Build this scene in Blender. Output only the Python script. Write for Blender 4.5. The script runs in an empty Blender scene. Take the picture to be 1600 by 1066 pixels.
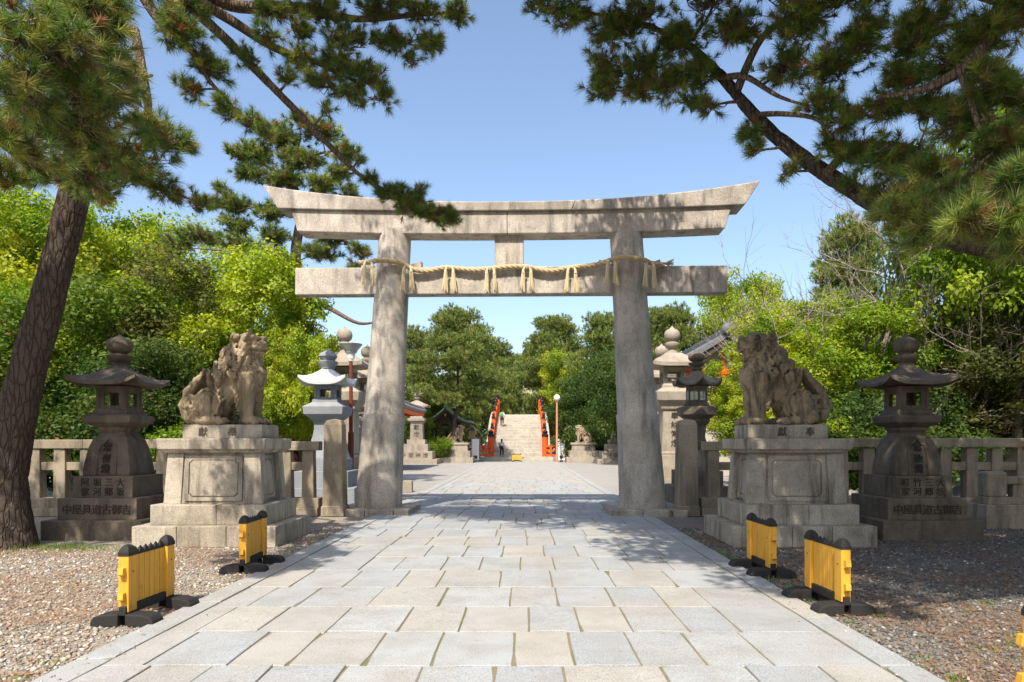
import bpy, bmesh, math, random
import numpy as np
from mathutils import Vector, Matrix, noise, Euler

R = math.radians
SC = bpy.context.scene
COL = SC.collection

# ------------------------------------------------------------------ camera, sky, sun, exposure
F = 1100.0                        # focal length in pixels of the 1600 px wide photograph
HX, HY, EYE = 818.0, 692.0, 1.6   # vanishing point of the path, eye height
cam = bpy.data.cameras.new('camera')
cam.sensor_width = 36.0
cam.lens = F / 1600 * 36
cam.shift_x = -(HX - 800) / 1600
cam.shift_y = (HY - 533) / 1600
cam.clip_start, cam.clip_end = 0.1, 1500
cam_o = bpy.data.objects.new('camera', cam)
COL.objects.link(cam_o)
cam_o.location = (0, 0, EYE)
cam_o.rotation_euler = (R(90), 0, 0)
SC.camera = cam_o

SUN_DIR = Vector((-0.17, -0.74, 1.0)).normalized()     # towards the sun: behind the camera, a little to the left
elev = math.asin(SUN_DIR.z)
world = bpy.data.worlds.new('World')
SC.world = world
world.use_nodes = True
wn = world.node_tree
sky = wn.nodes.new('ShaderNodeTexSky')
sky.sky_type = 'NISHITA'
sky.sun_disc = False
sky.sun_elevation = elev
sky.sun_rotation = math.atan2(SUN_DIR.x, SUN_DIR.y)
sky.air_density = 1.0
sky.dust_density = 2.2
sky.ozone_density = 1.2
wn.nodes['Background'].inputs['Strength'].default_value = 0.15
wn.links.new(sky.outputs[0], wn.nodes['Background'].inputs['Color'])

sun = bpy.data.lights.new('sun', 'SUN')
sun.energy = 4.2
sun.angle = R(0.55)
sun.color = (1.0, 0.90, 0.76)
sun_o = bpy.data.objects.new('sun', sun)
COL.objects.link(sun_o)
sun_o.rotation_euler = SUN_DIR.to_track_quat('Z', 'Y').to_euler()
sun_o.location = (-20, -60, 80)

SC.view_settings.view_transform = 'Standard'
SC.view_settings.look = 'None'
SC.view_settings.gamma = 1
SC.view_settings.exposure = 0.78
SC.view_settings.use_curve_mapping = False


def W(px, py, Y):
    """where the sight line through a photo pixel reaches distance Y (used while laying things out)"""
    return Vector(((px - HX) / F * Y, Y, EYE + (HY - py) / F * Y))


# ------------------------------------------------------------------ materials
class NT:
    def __init__(s, name, bsdf=True):
        s.m = bpy.data.materials.new(name)
        s.m.use_nodes = True
        s.t = s.m.node_tree
        s.b = s.t.nodes['Principled BSDF']
        s.out = s.t.nodes['Material Output']

    def n(s, kind, **kw):
        nd = s.t.nodes.new('ShaderNode' + kind)
        for k, v in kw.items():
            setattr(nd, k, v)
        return nd

    def l(s, a, b):
        s.t.links.new(a, b)

    def pos(s):
        if not hasattr(s, '_p'):
            s._p = s.n('NewGeometry').outputs['Position']
        return s._p

    def mapped(s, scale, src=None):
        m = s.n('Mapping')
        m.inputs['Scale'].default_value = scale
        s.l(src or s.pos(), m.inputs['Vector'])
        return m.outputs[0]

    def noise(s, scale, detail=4, rough=.55, vec=None):
        nd = s.n('TexNoise')
        nd.inputs['Scale'].default_value = scale
        nd.inputs['Detail'].default_value = detail
        nd.inputs['Roughness'].default_value = rough
        s.l(vec or s.pos(), nd.inputs['Vector'])
        return nd.outputs['Fac']

    def voro(s, scale, vec=None, feature='F1', out='Distance'):
        nd = s.n('TexVoronoi', feature=feature)
        nd.inputs['Scale'].default_value = scale
        s.l(vec or s.pos(), nd.inputs['Vector'])
        return nd.outputs[out]

    def ramp(s, fac, stops):
        nd = s.n('ValToRGB')
        e = nd.color_ramp.elements
        while len(e) < len(stops):
            e.new(.5)
        for i, (p, c) in enumerate(stops):
            e[i].position = p
            e[i].color = (*c, 1) if isinstance(c, tuple) else (c, c, c, 1)
        s.l(fac, nd.inputs[0])
        return nd.outputs[0]

    def mix(s, fac, a, b, mode='MIX'):
        nd = s.n('Mix', data_type='RGBA', blend_type=mode)
        for sock, v in ((nd.inputs[0], fac), (nd.inputs[6], a), (nd.inputs[7], b)):
            if isinstance(v, (int, float)):
                sock.default_value = v
            elif isinstance(v, tuple):
                sock.default_value = (*v, 1)
            else:
                s.l(v, sock)
        return nd.outputs[2]

    def math(s, op, a, b=0.0):
        nd = s.n('Math', operation=op)
        for i, v in enumerate((a, b)):
            if isinstance(v, (int, float)):
                nd.inputs[i].default_value = v
            else:
                s.l(v, nd.inputs[i])
        return nd.outputs[0]

    def bump(s, h, strength=.4, dist=.02, normal=None):
        nd = s.n('Bump')
        nd.inputs['Strength'].default_value = strength
        nd.inputs['Distance'].default_value = dist
        s.l(h, nd.inputs['Height'])
        if normal:
            s.l(normal, nd.inputs['Normal'])
        return nd.outputs[0]

    def done(s, col, rough=.8, normal=None, spec=.3):
        if isinstance(col, tuple):
            s.b.inputs['Base Color'].default_value = (*col, 1)
        else:
            s.l(col, s.b.inputs['Base Color'])
        s.b.inputs['Roughness'].default_value = rough
        s.b.inputs['Specular IOR Level'].default_value = spec
        if normal:
            s.l(normal, s.b.inputs['Normal'])
        return s.m


def stone(name, c1, c2, stain, stain_amt=.6, speck=.45, bump=.5, random_tint=0.0, big=.9, lichen=None, run=3.4):
    t = NT(name)
    base = t.mix(t.ramp(t.noise(big, 5, .6), [(.35, 0.0), (.66, 1.0)]), c1, c2)
    if random_tint:
        oi = t.n('ObjectInfo')
        base = t.mix(t.math('MULTIPLY', oi.outputs['Random'], 1.0), base, c2)
    streak = t.ramp(t.noise(1.0, 6, .65, t.mapped((run, run, run * .16))), [(.47, 0.0), (.68, 1.0)])
    patch = t.ramp(t.noise(2.3, 6, .62), [(.45, 0.0), (.7, 1.0)])
    st = t.math('MULTIPLY', t.math('MAXIMUM', streak, t.math('MULTIPLY', patch, .7)), stain_amt)
    col = t.mix(st, base, stain)
    if lichen:
        col = t.mix(t.math('MULTIPLY', t.ramp(t.noise(7, 5, .7), [(.58, 0.0), (.68, 1.0)]), .55), col, lichen)
    fine = t.noise(95, 2, .6)
    col = t.mix(speck, col, t.ramp(fine, [(.33, .25), (.5, .62), (.7, 1.0)]), 'OVERLAY')
    h = t.mix(.45, t.noise(16, 6, .65), fine)
    return t.done(col, .88, t.bump(h, bump, .03), .2)


GRANITE = stone('warm_granite', (.36, .322, .275), (.50, .455, .40), (.10, .09, .08), .72, .8, run=4.2, big=1.5)
GRANITE_FINE = stone('pedestal_granite', (.32, .28, .22), (.46, .415, .345), (.07, .062, .05), .8, .5, run=4.5)
GRANITE_DARK = stone('weathered_stone', (.12, .098, .075), (.195, .16, .122), (.035, .03, .024), .75, .4, lichen=(.2, .19, .12))
STATUE = stone('statue_stone', (.27, .205, .13), (.38, .30, .20), (.05, .041, .03), .9, .4, .6, big=2.5, run=8)
FENCE = stone('balustrade_stone', (.26, .215, .155), (.36, .30, .225), (.06, .055, .042), .65, .45, lichen=(.22, .2, .12))
PALE_SHADED = stone('pale_granite_shaded', (.21, .23, .26), (.28, .30, .325), (.16, .16, .16), .3, .3)  # blue-grey base colour carries the shade on the pale lantern's body
BRONZE = stone('dark_lantern_stone', (.15, .122, .093), (.24, .20, .155), (.04, .034, .028), .6, .25)
FARSTONE = stone('far_stone', (.27, .235, .19), (.37, .325, .265), (.12, .10, .08), .5, .3)  # one warm light stone tone for the far court pieces


def paving():
    t = NT('paving_granite')
    oi = t.n('ObjectInfo')
    rnd = oi.outputs['Random']
    tint = t.ramp(rnd, [(0, (.285, .300, .308)), (.22, (.295, .314, .330)), (.42, (.318, .335, .342)), (.6, (.268, .290, .312)), (.75, (.335, .325, .302)), (1, (.292, .298, .298))])
    dirt = t.ramp(t.noise(1.7, 6, .7), [(.42, 0.0), (.72, 1.0)])
    col = t.mix(t.math('MULTIPLY', dirt, .6), tint, (.205, .192, .16))
    rust = t.ramp(t.noise(.8, 3, .6), [(.5, 0.0), (.72, 1.0)])
    col = t.mix(t.math('MULTIPLY', rust, .35), col, (.32, .275, .21))
    spots = t.ramp(t.noise(9, 3, .5), [(.69, 0.0), (.74, 1.0)])
    col = t.mix(t.math('MULTIPLY', spots, .6), col, (.15, .14, .125))
    blot = t.ramp(t.noise(3.1, 4, .75), [(.6, 0.0), (.66, 1.0)])
    col = t.mix(t.math('MULTIPLY', blot, .28), col, (.19, .185, .175))
    fine = t.noise(110, 2, .7)
    col = t.mix(.5, col, t.ramp(fine, [(.3, .2), (.5, .6), (.7, 1.0)]), 'OVERLAY')
    h = t.mix(.5, t.noise(30, 5, .65), fine)
    return t.done(col, .78, t.bump(h, .35, .012), .3)


PAVING = paving()


def ground_mat():
    t = NT('gravel')
    v = t.n('TexVoronoi')
    v.inputs['Scale'].default_value = 42
    t.l(t.pos(), v.inputs['Vector'])
    cell = t.n('SeparateColor')
    t.l(v.outputs['Color'], cell.inputs[0])
    v2 = t.n('TexVoronoi')
    v2.inputs['Scale'].default_value = 95
    t.l(t.pos(), v2.inputs['Vector'])
    c2 = t.n('SeparateColor')
    t.l(v2.outputs['Color'], c2.inputs[0])
    col = t.ramp(cell.outputs[0], [(0, (.14, .125, .105)), (.3, (.23, .195, .155)), (.55, (.33, .28, .22)), (.8, (.26, .17, .11)), (.93, (.5, .47, .42)), (1, (.58, .56, .52))])
    col = t.mix(.4, col, t.ramp(c2.outputs[0], [(0, (.12, .10, .08)), (.6, (.33, .29, .23)), (1, (.55, .5, .43))]))
    litter = t.ramp(t.noise(1.1, 6, .7), [(.45, 0.0), (.66, 1.0)])
    col = t.mix(t.math('MULTIPLY', litter, .55), col, (.24, .15, .085))
    grey = t.ramp(t.noise(.55, 4, .6), [(.4, 0.0), (.62, 1.0)])
    col = t.mix(t.math('MULTIPLY', grey, .5), col, (.27, .255, .235))
    # the open court beyond the gate is fine pale grit
    sep = t.n('SeparateXYZ')
    t.l(t.pos(), sep.inputs[0])
    far = t.ramp(t.math('ADD', t.math('MULTIPLY', sep.outputs[1], .05), t.math('MULTIPLY', t.noise(.35, 3), .25)), [(.86, 0.0), (1.0, 1.0)])
    fine = t.noise(60, 3, .7)
    court = t.mix(.5, (.28, .272, .258), t.ramp(fine, [(.3, .3), (.7, 1.0)]), 'OVERLAY')
    court = t.mix(t.math('MULTIPLY', t.ramp(t.noise(.5, 5, .6), [(.45, 0.0), (.7, 1.0)]), .35), court, (.22, .20, .175))
    col = t.mix(far, col, court)
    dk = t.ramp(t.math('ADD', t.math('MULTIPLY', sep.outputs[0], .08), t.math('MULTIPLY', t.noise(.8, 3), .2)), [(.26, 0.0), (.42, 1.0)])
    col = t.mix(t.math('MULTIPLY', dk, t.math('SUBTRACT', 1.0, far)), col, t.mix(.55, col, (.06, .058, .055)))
    h = t.mix(.4, v.outputs['Distance'], v2.outputs['Distance'])
    return t.done(col, .95, t.bump(h, .8, .02), .15)


GROUND = ground_mat()


def attr_mat(name, rough=.6, trans=0.0, spec=.2, sheen=0.0):
    """colour of each leaf, needle or pebble comes from the piece itself"""
    t = NT(name)
    a = t.n('Attribute')
    a.attribute_name = 'Col'
    t.done(a.outputs['Color'], rough, None, spec)
    if trans:
        tr = t.n('BsdfTranslucent')
        mx = t.n('MixShader')
        mx.inputs[0].default_value = trans
        hs = t.n('HueSaturation')
        hs.inputs['Value'].default_value = 1.5
        hs.inputs['Saturation'].default_value = 1.1
        t.l(a.outputs['Color'], hs.inputs['Color'])
        t.l(hs.outputs[0], tr.inputs[0])
        t.l(t.b.outputs[0], mx.inputs[1])
        t.l(tr.outputs[0], mx.inputs[2])
        t.l(mx.outputs[0], t.out.inputs['Surface'])
    return t.m


LEAF = attr_mat('leaf', .55, .42, .25)
NEEDLE = attr_mat('pine_needle', .5, .22, .3)
PEBBLE = attr_mat('pebble', .9)


def bark(name, c1, c2, sc=1.0):
    t = NT(name)
    mv = t.mapped((11 * sc, 11 * sc, 2.4 * sc))
    wob = t.n('TexNoise')
    wob.inputs['Scale'].default_value = 1.3
    t.l(mv, wob.inputs['Vector'])
    mv = t.mix(.35, mv, wob.outputs['Color'], 'ADD')
    d = t.voro(1.0, mv, 'DISTANCE_TO_EDGE')
    crack = t.ramp(d, [(.0, 0.0), (.16, 1.0)])
    nz = t.noise(11 * sc, 6, .7, t.mapped((1, 1, .4)))
    col = t.mix(nz, c1, c2)
    col = t.mix(t.ramp(crack, [(0, .55), (.6, 0.0)]), col, tuple(x * .4 for x in c1))
    col = t.mix(.5, col, t.ramp(t.noise(45, 4, .7), [(.3, .25), (.7, .95)]), 'OVERLAY')
    h = t.mix(.5, crack, nz)
    return t.done(col, .95, t.bump(h, .9, .05), .1)


BARK_PINE = bark('pine_bark', (.05, .038, .031), (.125, .098, .08), 1.25)
BARK_LIMB = bark('pine_limb_bark', (.13, .09, .065), (.27, .205, .155), 2.0)
BARK_GREY = bark('grey_bark', (.17, .14, .11), (.30, .26, .21), 1.5)
BARK_BARE = bark('pale_bark', (.26, .22, .18), (.42, .37, .31), 1.5)


def simple(name, col, rough=.6, var=.25, scale=12, bump=.15, spec=.35, metallic=0.0):
    t = NT(name)
    nz = t.noise(scale, 5, .65)
    c = t.mix(nz, tuple(x * (1 - var) for x in col), tuple(min(1, x * (1 + var)) for x in col))
    t.b.inputs['Metallic'].default_value = metallic
    return t.done(c, rough, t.bump(t.noise(scale * 6, 3, .6), bump, .01), spec)


def wood_paint(name, col, dark):
    t = NT(name)
    g = t.noise(1.0, 6, .65, t.mapped((40, 40, 2.2)))
    c = t.mix(t.ramp(g, [(.4, 0.0), (.72, 1.0)]), col, dark)
    worn = t.ramp(t.noise(5, 5, .7), [(.58, 0.0), (.72, 1.0)])
    c = t.mix(t.math('MULTIPLY', worn, .5), c, tuple(x * .6 for x in dark))
    scuff = t.ramp(t.noise(1.0, 4, .7, t.mapped((22, 22, 60))), [(.66, 0.0), (.7, 1.0)])
    c = t.mix(t.math('MULTIPLY', scuff, .5), c, (.30, .20, .09))
    return t.done(c, .55, t.bump(g, .25, .01), .35)


YELLOW = wood_paint('yellow_painted_wood', (.72, .38, .04), (.56, .27, .03))
RUBBER = simple('black_rubber', (.022, .021, .021), .75, .3, 25, .4)
ROPE = simple('straw_rope', (.50, .385, .225), .9, .3, 30, .4)
STRAW = simple('straw_tassel', (.66, .56, .36), .9, .25, 40, .4)
INK = simple('dark_lettering', (.085, .072, .056), .9, .3, 20, .2)
INK_RED = simple('carved_lettering', (.05, .042, .033), .9, .3, 20, .2)
VERMILION = simple('vermilion_paint', (.72, .10, .012), .5, .12, 4, .05)
RED_WALL = simple('dull_red_paint', (.32, .045, .03), .7, .2, 4, .1)
TILE = simple('grey_roof_tile', (.125, .13, .14), .55, .3, 7, .2)
COPPER = simple('green_copper_roof', (.15, .27, .20), .6, .25, 5, .1)
CYPRESS = simple('bark_thatch_roof', (.30, .30, .19), .9, .2, 4, .2)
DARKWOOD = simple('dark_timber', (.06, .045, .035), .8, .3, 9, .2)
WOOD = simple('bare_timber', (.34, .24, .15), .8, .25, 9, .2)
WHITE = simple('white_panel', (.8, .79, .77), .55, .04, 4, .02)
PLASTER = simple('white_plaster', (.42, .39, .33), .85, .08, 4, .05)
BROWNPOLE = simple('brown_painted_steel', (.16, .045, .028), .45, .2, 10, .05)
PINKPOLE = simple('orange_painted_steel', (.52, .20, .12), .5, .1, 6, .05)
LAMPGREY = simple('grey_lamp_metal', (.42, .42, .40), .5, .1, 8, .05)
GLOBE = simple('milky_globe', (.8, .74, .58), .35, .04, 4, .0)
BLACKMETAL = simple('black_metal', (.02, .02, .022), .45, .2, 12, .1)
STEP = stone('stair_stone', (.36, .33, .285), (.44, .405, .355), (.17, .15, .125), .45, .3)
SKIN = simple('skin', (.5, .3, .21), .6, .06, 8, .0)
HAIR = simple('black_hair', (.018, .014, .012), .6, .2, 20, .1)
CLOTH_WHITE = simple('white_cotton', (.75, .75, .77), .85, .05, 10, .05)
CLOTH_BLACK = simple('black_cotton', (.02, .02, .025), .85, .2, 10, .05)
CLOTH_GREEN = simple('green_nylon', (.06, .30, .10), .7, .15, 10, .05)
def joint_soil():
    t = NT('joint_soil')
    c = t.mix(t.noise(9, 5, .7), (.14, .115, .07), (.27, .235, .16))
    c = t.mix(t.math('MULTIPLY', t.ramp(t.noise(2.2, 4, .65), [(.5, 0.0), (.62, 1.0)]), .75), c, (.13, .155, .045))
    return t.done(c, .95, t.bump(t.noise(60, 3, .6), .5, .01), .1)


SOIL = joint_soil()


# ------------------------------------------------------------------ objects
def tag(o, label=None, category=None, group=None, kind=None):
    for k, v in (('label', label), ('category', category), ('group', group), ('kind', kind)):
        if v:
            o[k] = v
    return o


def thing(name, label, category, loc=(0, 0, 0), rz=0.0, group=None):
    o = bpy.data.objects.new(name, None)
    o.empty_display_size = .3
    COL.objects.link(o)
    o.location = loc
    o.rotation_euler = (0, 0, rz)
    return tag(o, label, category, group)


def obj(name, me, mat=None, parent=None, bevel=0.0, label=None, loc=None, kind=None, segs=2):
    o = bpy.data.objects.new(name, me)
    COL.objects.link(o)
    if mat and not me.materials:
        me.materials.append(mat)
    if parent:
        o.parent = parent
    if loc is not None:
        o.location = loc
    if bevel:
        b = o.modifiers.new('bevel', 'BEVEL')
        b.width = bevel
        b.segments = segs
        b.limit_method = 'ANGLE'
        b.angle_limit = R(28)
    return tag(o, label, kind=kind)


KIDS = {}


def copy_thing(src, loc, rz, label, scale=None, group=None):
    kids = {}
    for o in bpy.data.objects:
        if o.parent:
            kids.setdefault(o.parent.name, []).append(o)

    def rec(s, par):
        c = s.copy()
        COL.objects.link(c)
        if par:
            c.parent = par
        for k in kids.get(s.name, []):
            rec(k, c)
        return c
    r = rec(src, None)
    r.location = loc
    r.rotation_euler = (0, 0, rz)
    if scale is not None:
        r.scale = scale if hasattr(scale, '__len__') else (scale,) * 3
    r['label'] = label
    if group:
        r['group'] = group
    return r


class MB:
    """collects shapes for ONE mesh"""

    def __init__(s):
        s.v, s.f = [], []

    def add(s, vs, fs):
        b = len(s.v)
        s.v += [tuple(v) for v in vs]
        s.f += [tuple(b + i for i in f) for f in fs]
        return s

    def box(s, c, d, top=(1, 1), rz=0.0, shift=(0, 0)):
        cx, cy, cz = c
        x, y, z = d[0] / 2, d[1] / 2, d[2] / 2
        vs = [(-x, -y, -z), (x, -y, -z), (x, y, -z), (-x, y, -z)]
        vs += [(a * top[0] + shift[0], b * top[1] + shift[1], z) for a, b, _ in vs]
        co, si = math.cos(rz), math.sin(rz)
        vs = [(cx + a * co - b * si, cy + a * si + b * co, cz + h) for a, b, h in vs]
        return s.add(vs, [(3, 2, 1, 0), (4, 5, 6, 7), (0, 1, 5, 4), (1, 2, 6, 5), (2, 3, 7, 6), (3, 0, 4, 7)])

    def slab(s, x0, x1, y0, y1, z0, z1):
        return s.box(((x0 + x1) / 2, (y0 + y1) / 2, (z0 + z1) / 2), (x1 - x0, y1 - y0, z1 - z0))

    def loft(s, rings, caps=True, closed=True):
        """rings: lists of equally many points"""
        n = len(rings[0])
        b = len(s.v)
        for r in rings:
            s.v += [tuple(p) for p in r]
        for i in range(len(rings) - 1):
            for j in range(n if closed else n - 1):
                k = (j + 1) % n
                s.f.append((b + i * n + j, b + i * n + k, b + (i + 1) * n + k, b + (i + 1) * n + j))
        if caps:
            s.f.append(tuple(b + j for j in reversed(range(n))))
            s.f.append(tuple(b + (len(rings) - 1) * n + j for j in range(n)))
        return s

    def lathe(s, prof, n=16, c=(0, 0, 0), rot=0.0, apothem=False):
        k = 1 / math.cos(math.pi / n) if apothem else 1
        return s.loft([[(c[0] + r * k * math.cos(rot + 2 * math.pi * j / n), c[1] + r * k * math.sin(rot + 2 * math.pi * j / n), c[2] + z) for j in range(n)] for z, r in prof])

    def square(s, prof, c=(0, 0, 0), asp=1.0):
        """stack of square rings (z, half width)"""
        return s.loft([[(c[0] + sx * a, c[1] + sy * a * asp, c[2] + z) for sx, sy in ((-1, -1), (1, -1), (1, 1), (-1, 1))] for z, a in prof])

    def tube(s, pts, rad, n=8):
        pts = [Vector(p) for p in pts]
        if not hasattr(rad, '__len__'):
            rad = [rad] * len(pts)
        rings, ref = [], None
        for i, p in enumerate(pts):
            d = (pts[min(i + 1, len(pts) - 1)] - pts[max(i - 1, 0)])
            d = d.normalized() if d.length > 1e-9 else Vector((0, 0, 1))
            if ref is None:
                ref = Vector((1, 0, 0)) if abs(d.x) < .8 else Vector((0, 1, 0))
            u = (ref - d * ref.dot(d))
            u = u.normalized() if u.length > 1e-6 else d.orthogonal().normalized()
            ref = u
            w = d.cross(u)
            rings.append([p + (u * math.cos(2 * math.pi * j / n) + w * math.sin(2 * math.pi * j / n)) * rad[i] for j in range(n)])
        return s.loft(rings)

    def ball(s, c, r, nu=16, nv=10, rot=None):
        if not hasattr(r, '__len__'):
            r = (r, r, r)
        vs = []
        M = rot or Matrix.Identity(3)
        for i in range(nv + 1):
            t = math.pi * i / nv
            for j in range(nu):
                a = 2 * math.pi * j / nu
                q = M @ Vector((r[0] * math.sin(t) * math.cos(a), r[1] * math.sin(t) * math.sin(a), -r[2] * math.cos(t)))
                vs.append(q + Vector(c))
        fs = [(i * nu + j, i * nu + (j + 1) % nu, (i + 1) * nu + (j + 1) % nu, (i + 1) * nu + j) for i in range(nv) for j in range(nu)]
        return s.add(vs, fs)

    def prism(s, poly, y0, y1):
        """polygon in (x, z) carried from y0 to y1"""
        return s.loft([[(x, y0, z) for x, z in poly], [(x, y1, z) for x, z in poly]])

    def mesh(s, name='mesh', smooth=None, fix=True):
        me = bpy.data.meshes.new(name)
        me.from_pydata(s.v, [], s.f)
        if fix:
            bm = bmesh.new()
            bm.from_mesh(me)
            bmesh.ops.remove_doubles(bm, verts=bm.verts, dist=1e-5)
            bmesh.ops.recalc_face_normals(bm, faces=bm.faces)
            bm.to_mesh(me)
            bm.free()
        if smooth is not None:
            me.polygons.foreach_set('use_smooth', [True] * len(me.polygons))
            me.set_sharp_from_angle(angle=R(smooth))
        return me


def np_mesh(name, V, faces_per, nv, C=None, smooth=False):
    """V (N*nv,3) vertices in order; each consecutive nv vertices share the faces in faces_per; C (N*nv,3) colours"""
    N = len(V) // nv
    idx = np.concatenate([(np.array(f)[None, :] + (np.arange(N) * nv)[:, None]) for f in faces_per], axis=0) if len(set(len(f) for f in faces_per)) == 1 else None
    k = len(faces_per[0])
    me = bpy.data.meshes.new(name)
    me.vertices.add(len(V))
    me.vertices.foreach_set('co', np.ascontiguousarray(V, dtype=np.float32).ravel())
    me.loops.add(idx.size)
    me.loops.foreach_set('vertex_index', idx.astype(np.int32).ravel())
    me.polygons.add(len(idx))
    me.polygons.foreach_set('loop_start', (np.arange(len(idx)) * k).astype(np.int32))
    me.polygons.foreach_set('loop_total', np.full(len(idx), k, dtype=np.int32))
    if C is not None:
        a = me.color_attributes.new('Col', 'FLOAT_COLOR', 'POINT')
        cc = np.ones((len(V), 4), dtype=np.float32)
        cc[:, :3] = C
        a.data.foreach_set('color', cc.ravel())
    me.update()
    me.validate()
    if smooth:
        me.polygons.foreach_set('use_smooth', np.ones(len(idx), dtype=bool))
    return me


GLYPH = {}


def glyph(ch):
    if ch not in GLYPH:
        c = bpy.data.curves.new('glyph', 'FONT')
        c.body = ch
        c.size = 1
        c.extrude = .02
        c.resolution_u = 3
        o = bpy.data.objects.new('glyph', c)
        COL.objects.link(o)
        dg = bpy.context.evaluated_depsgraph_get()
        me = bpy.data.meshes.new_from_object(o.evaluated_get(dg))
        bpy.data.objects.remove(o)
        vs = [tuple(v.co) for v in me.vertices]
        fs = [tuple(p.vertices) for p in me.polygons]
        xs = [v[0] for v in vs] or [0]
        ys = [v[1] for v in vs] or [0]
        cx, cy = (min(xs) + max(xs)) / 2, (min(ys) + max(ys)) / 2
        GLYPH[ch] = ([(x - cx, y - cy, z) for x, y, z in vs], fs)
    return GLYPH[ch]


def write(mb, ch, x, y, z, size, lean=0.0):
    """a character facing -Y, centre at x, y, z"""
    vs, fs = glyph(ch)
    mb.add([(x + a * size * 1.08, y + b * size * lean - c * .6, z + b * size * 1.08) for a, b, c in vs], fs)


def unit(v):
    return v / (np.linalg.norm(v, axis=-1, keepdims=True) + 1e-9)
# ------------------------------------------------------------------ ground, path
rng = random.Random(7)
PX = -0.244                     # middle of the path
HALF = 3.07

gm = MB()
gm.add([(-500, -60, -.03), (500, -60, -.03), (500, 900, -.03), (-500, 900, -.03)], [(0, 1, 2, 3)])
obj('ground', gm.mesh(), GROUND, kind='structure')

bed = MB()
bed.slab(PX - HALF - .01, PX + HALF + .01, 1.5, 62.3, -.12, -.010)
path = obj('path', bed.mesh(), SOIL, kind='structure')


def slab_mesh(k):
    """paving stone of unit plan size with worn, slightly uneven edges"""
    r = random.Random(40 + k)
    pts = []
    for (x0, y0), (x1, y1) in (((-.5, -.5), (.5, -.5)), ((.5, -.5), (.5, .5)), ((.5, .5), (-.5, .5)), ((-.5, .5), (-.5, -.5))):
        for j in range(3):
            t = j / 3
            q = (.05 if r.random() < .16 else .014) if j == 0 else .005
            pts.append((x0 + (x1 - x0) * t + r.uniform(-q, q) - (.006 * x0 if j == 0 else 0), y0 + (y1 - y0) * t + r.uniform(-q, q)))
    m = MB()
    m.loft([[(x, y, -.05) for x, y in pts], [(x, y, -.006) for x, y in pts], [(x * .982, y * .988, 0) for x, y in pts]], caps=False)
    m.f.append(tuple(len(m.v) - 12 + j for j in range(12)))
    return m.mesh('paving_stone')


SLABS = [slab_mesh(k) for k in range(7)]
for m in SLABS:
    m.materials.append(PAVING)
rows = [2.6, 3.35, 4.2, 5.06, 5.97, 6.88, 7.82, 8.84, 9.9, 11.0, 12.05]
while rows[-1] < 61.2:
    rows.append(rows[-1] + rng.uniform(.95, 1.08))
rows.append(62.25)
KERB = .27
n_slab = 0
far = MB()
GAP = .014
for a, b in zip(rows, rows[1:]):
    x = PX - HALF + KERB
    xe = PX + HALF - KERB
    cuts = [x]
    x += rng.uniform(.25, .6)
    while x < xe - .3:
        cuts.append(x)
        x += rng.choice([.44, .48, .52, .55, .6, .7])
    cuts.append(xe)
    for c0, c1 in zip(cuts, cuts[1:]):
        z = rng.uniform(-.005, .005)
        if b < 31:
            o = bpy.data.objects.new('paving_stone', SLABS[rng.randrange(7)])
            COL.objects.link(o)
            o.parent = path
            o.location = ((c0 + c1) / 2, (a + b) / 2, z)
            flip = rng.choice((1, -1))
            o.scale = ((c1 - c0 - GAP) * flip, (b - a - GAP) * flip, 1)
            o.rotation_euler = (rng.uniform(-.002, .002), rng.uniform(-.003, .003), rng.uniform(-.003, .003))
            n_slab += 1
        else:
            far.box(((c0 + c1) / 2, (a + b) / 2, z - .02), (c1 - c0 - GAP, b - a - GAP, .04))
obj('far_paving', far.mesh(fix=False), PAVING, path, kind='stuff')
for sgn in (-1, 1):
    y = 2.0
    while y < 62.2:
        L = rng.uniform(1.1, 1.9)
        e = min(y + L, 62.25)
        o = bpy.data.objects.new('kerb_stone', SLABS[rng.randrange(7)])
        COL.objects.link(o)
        o.parent = path
        o.location = (PX + sgn * (HALF - KERB / 2), (y + e) / 2, rng.uniform(.0, .008))
        o.scale = (KERB - .012, e - y - .014, 1)
        y = e

# loose pebbles on the near gravel and grit that has strayed along the kerbs
nrg = np.random.default_rng(3)


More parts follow.
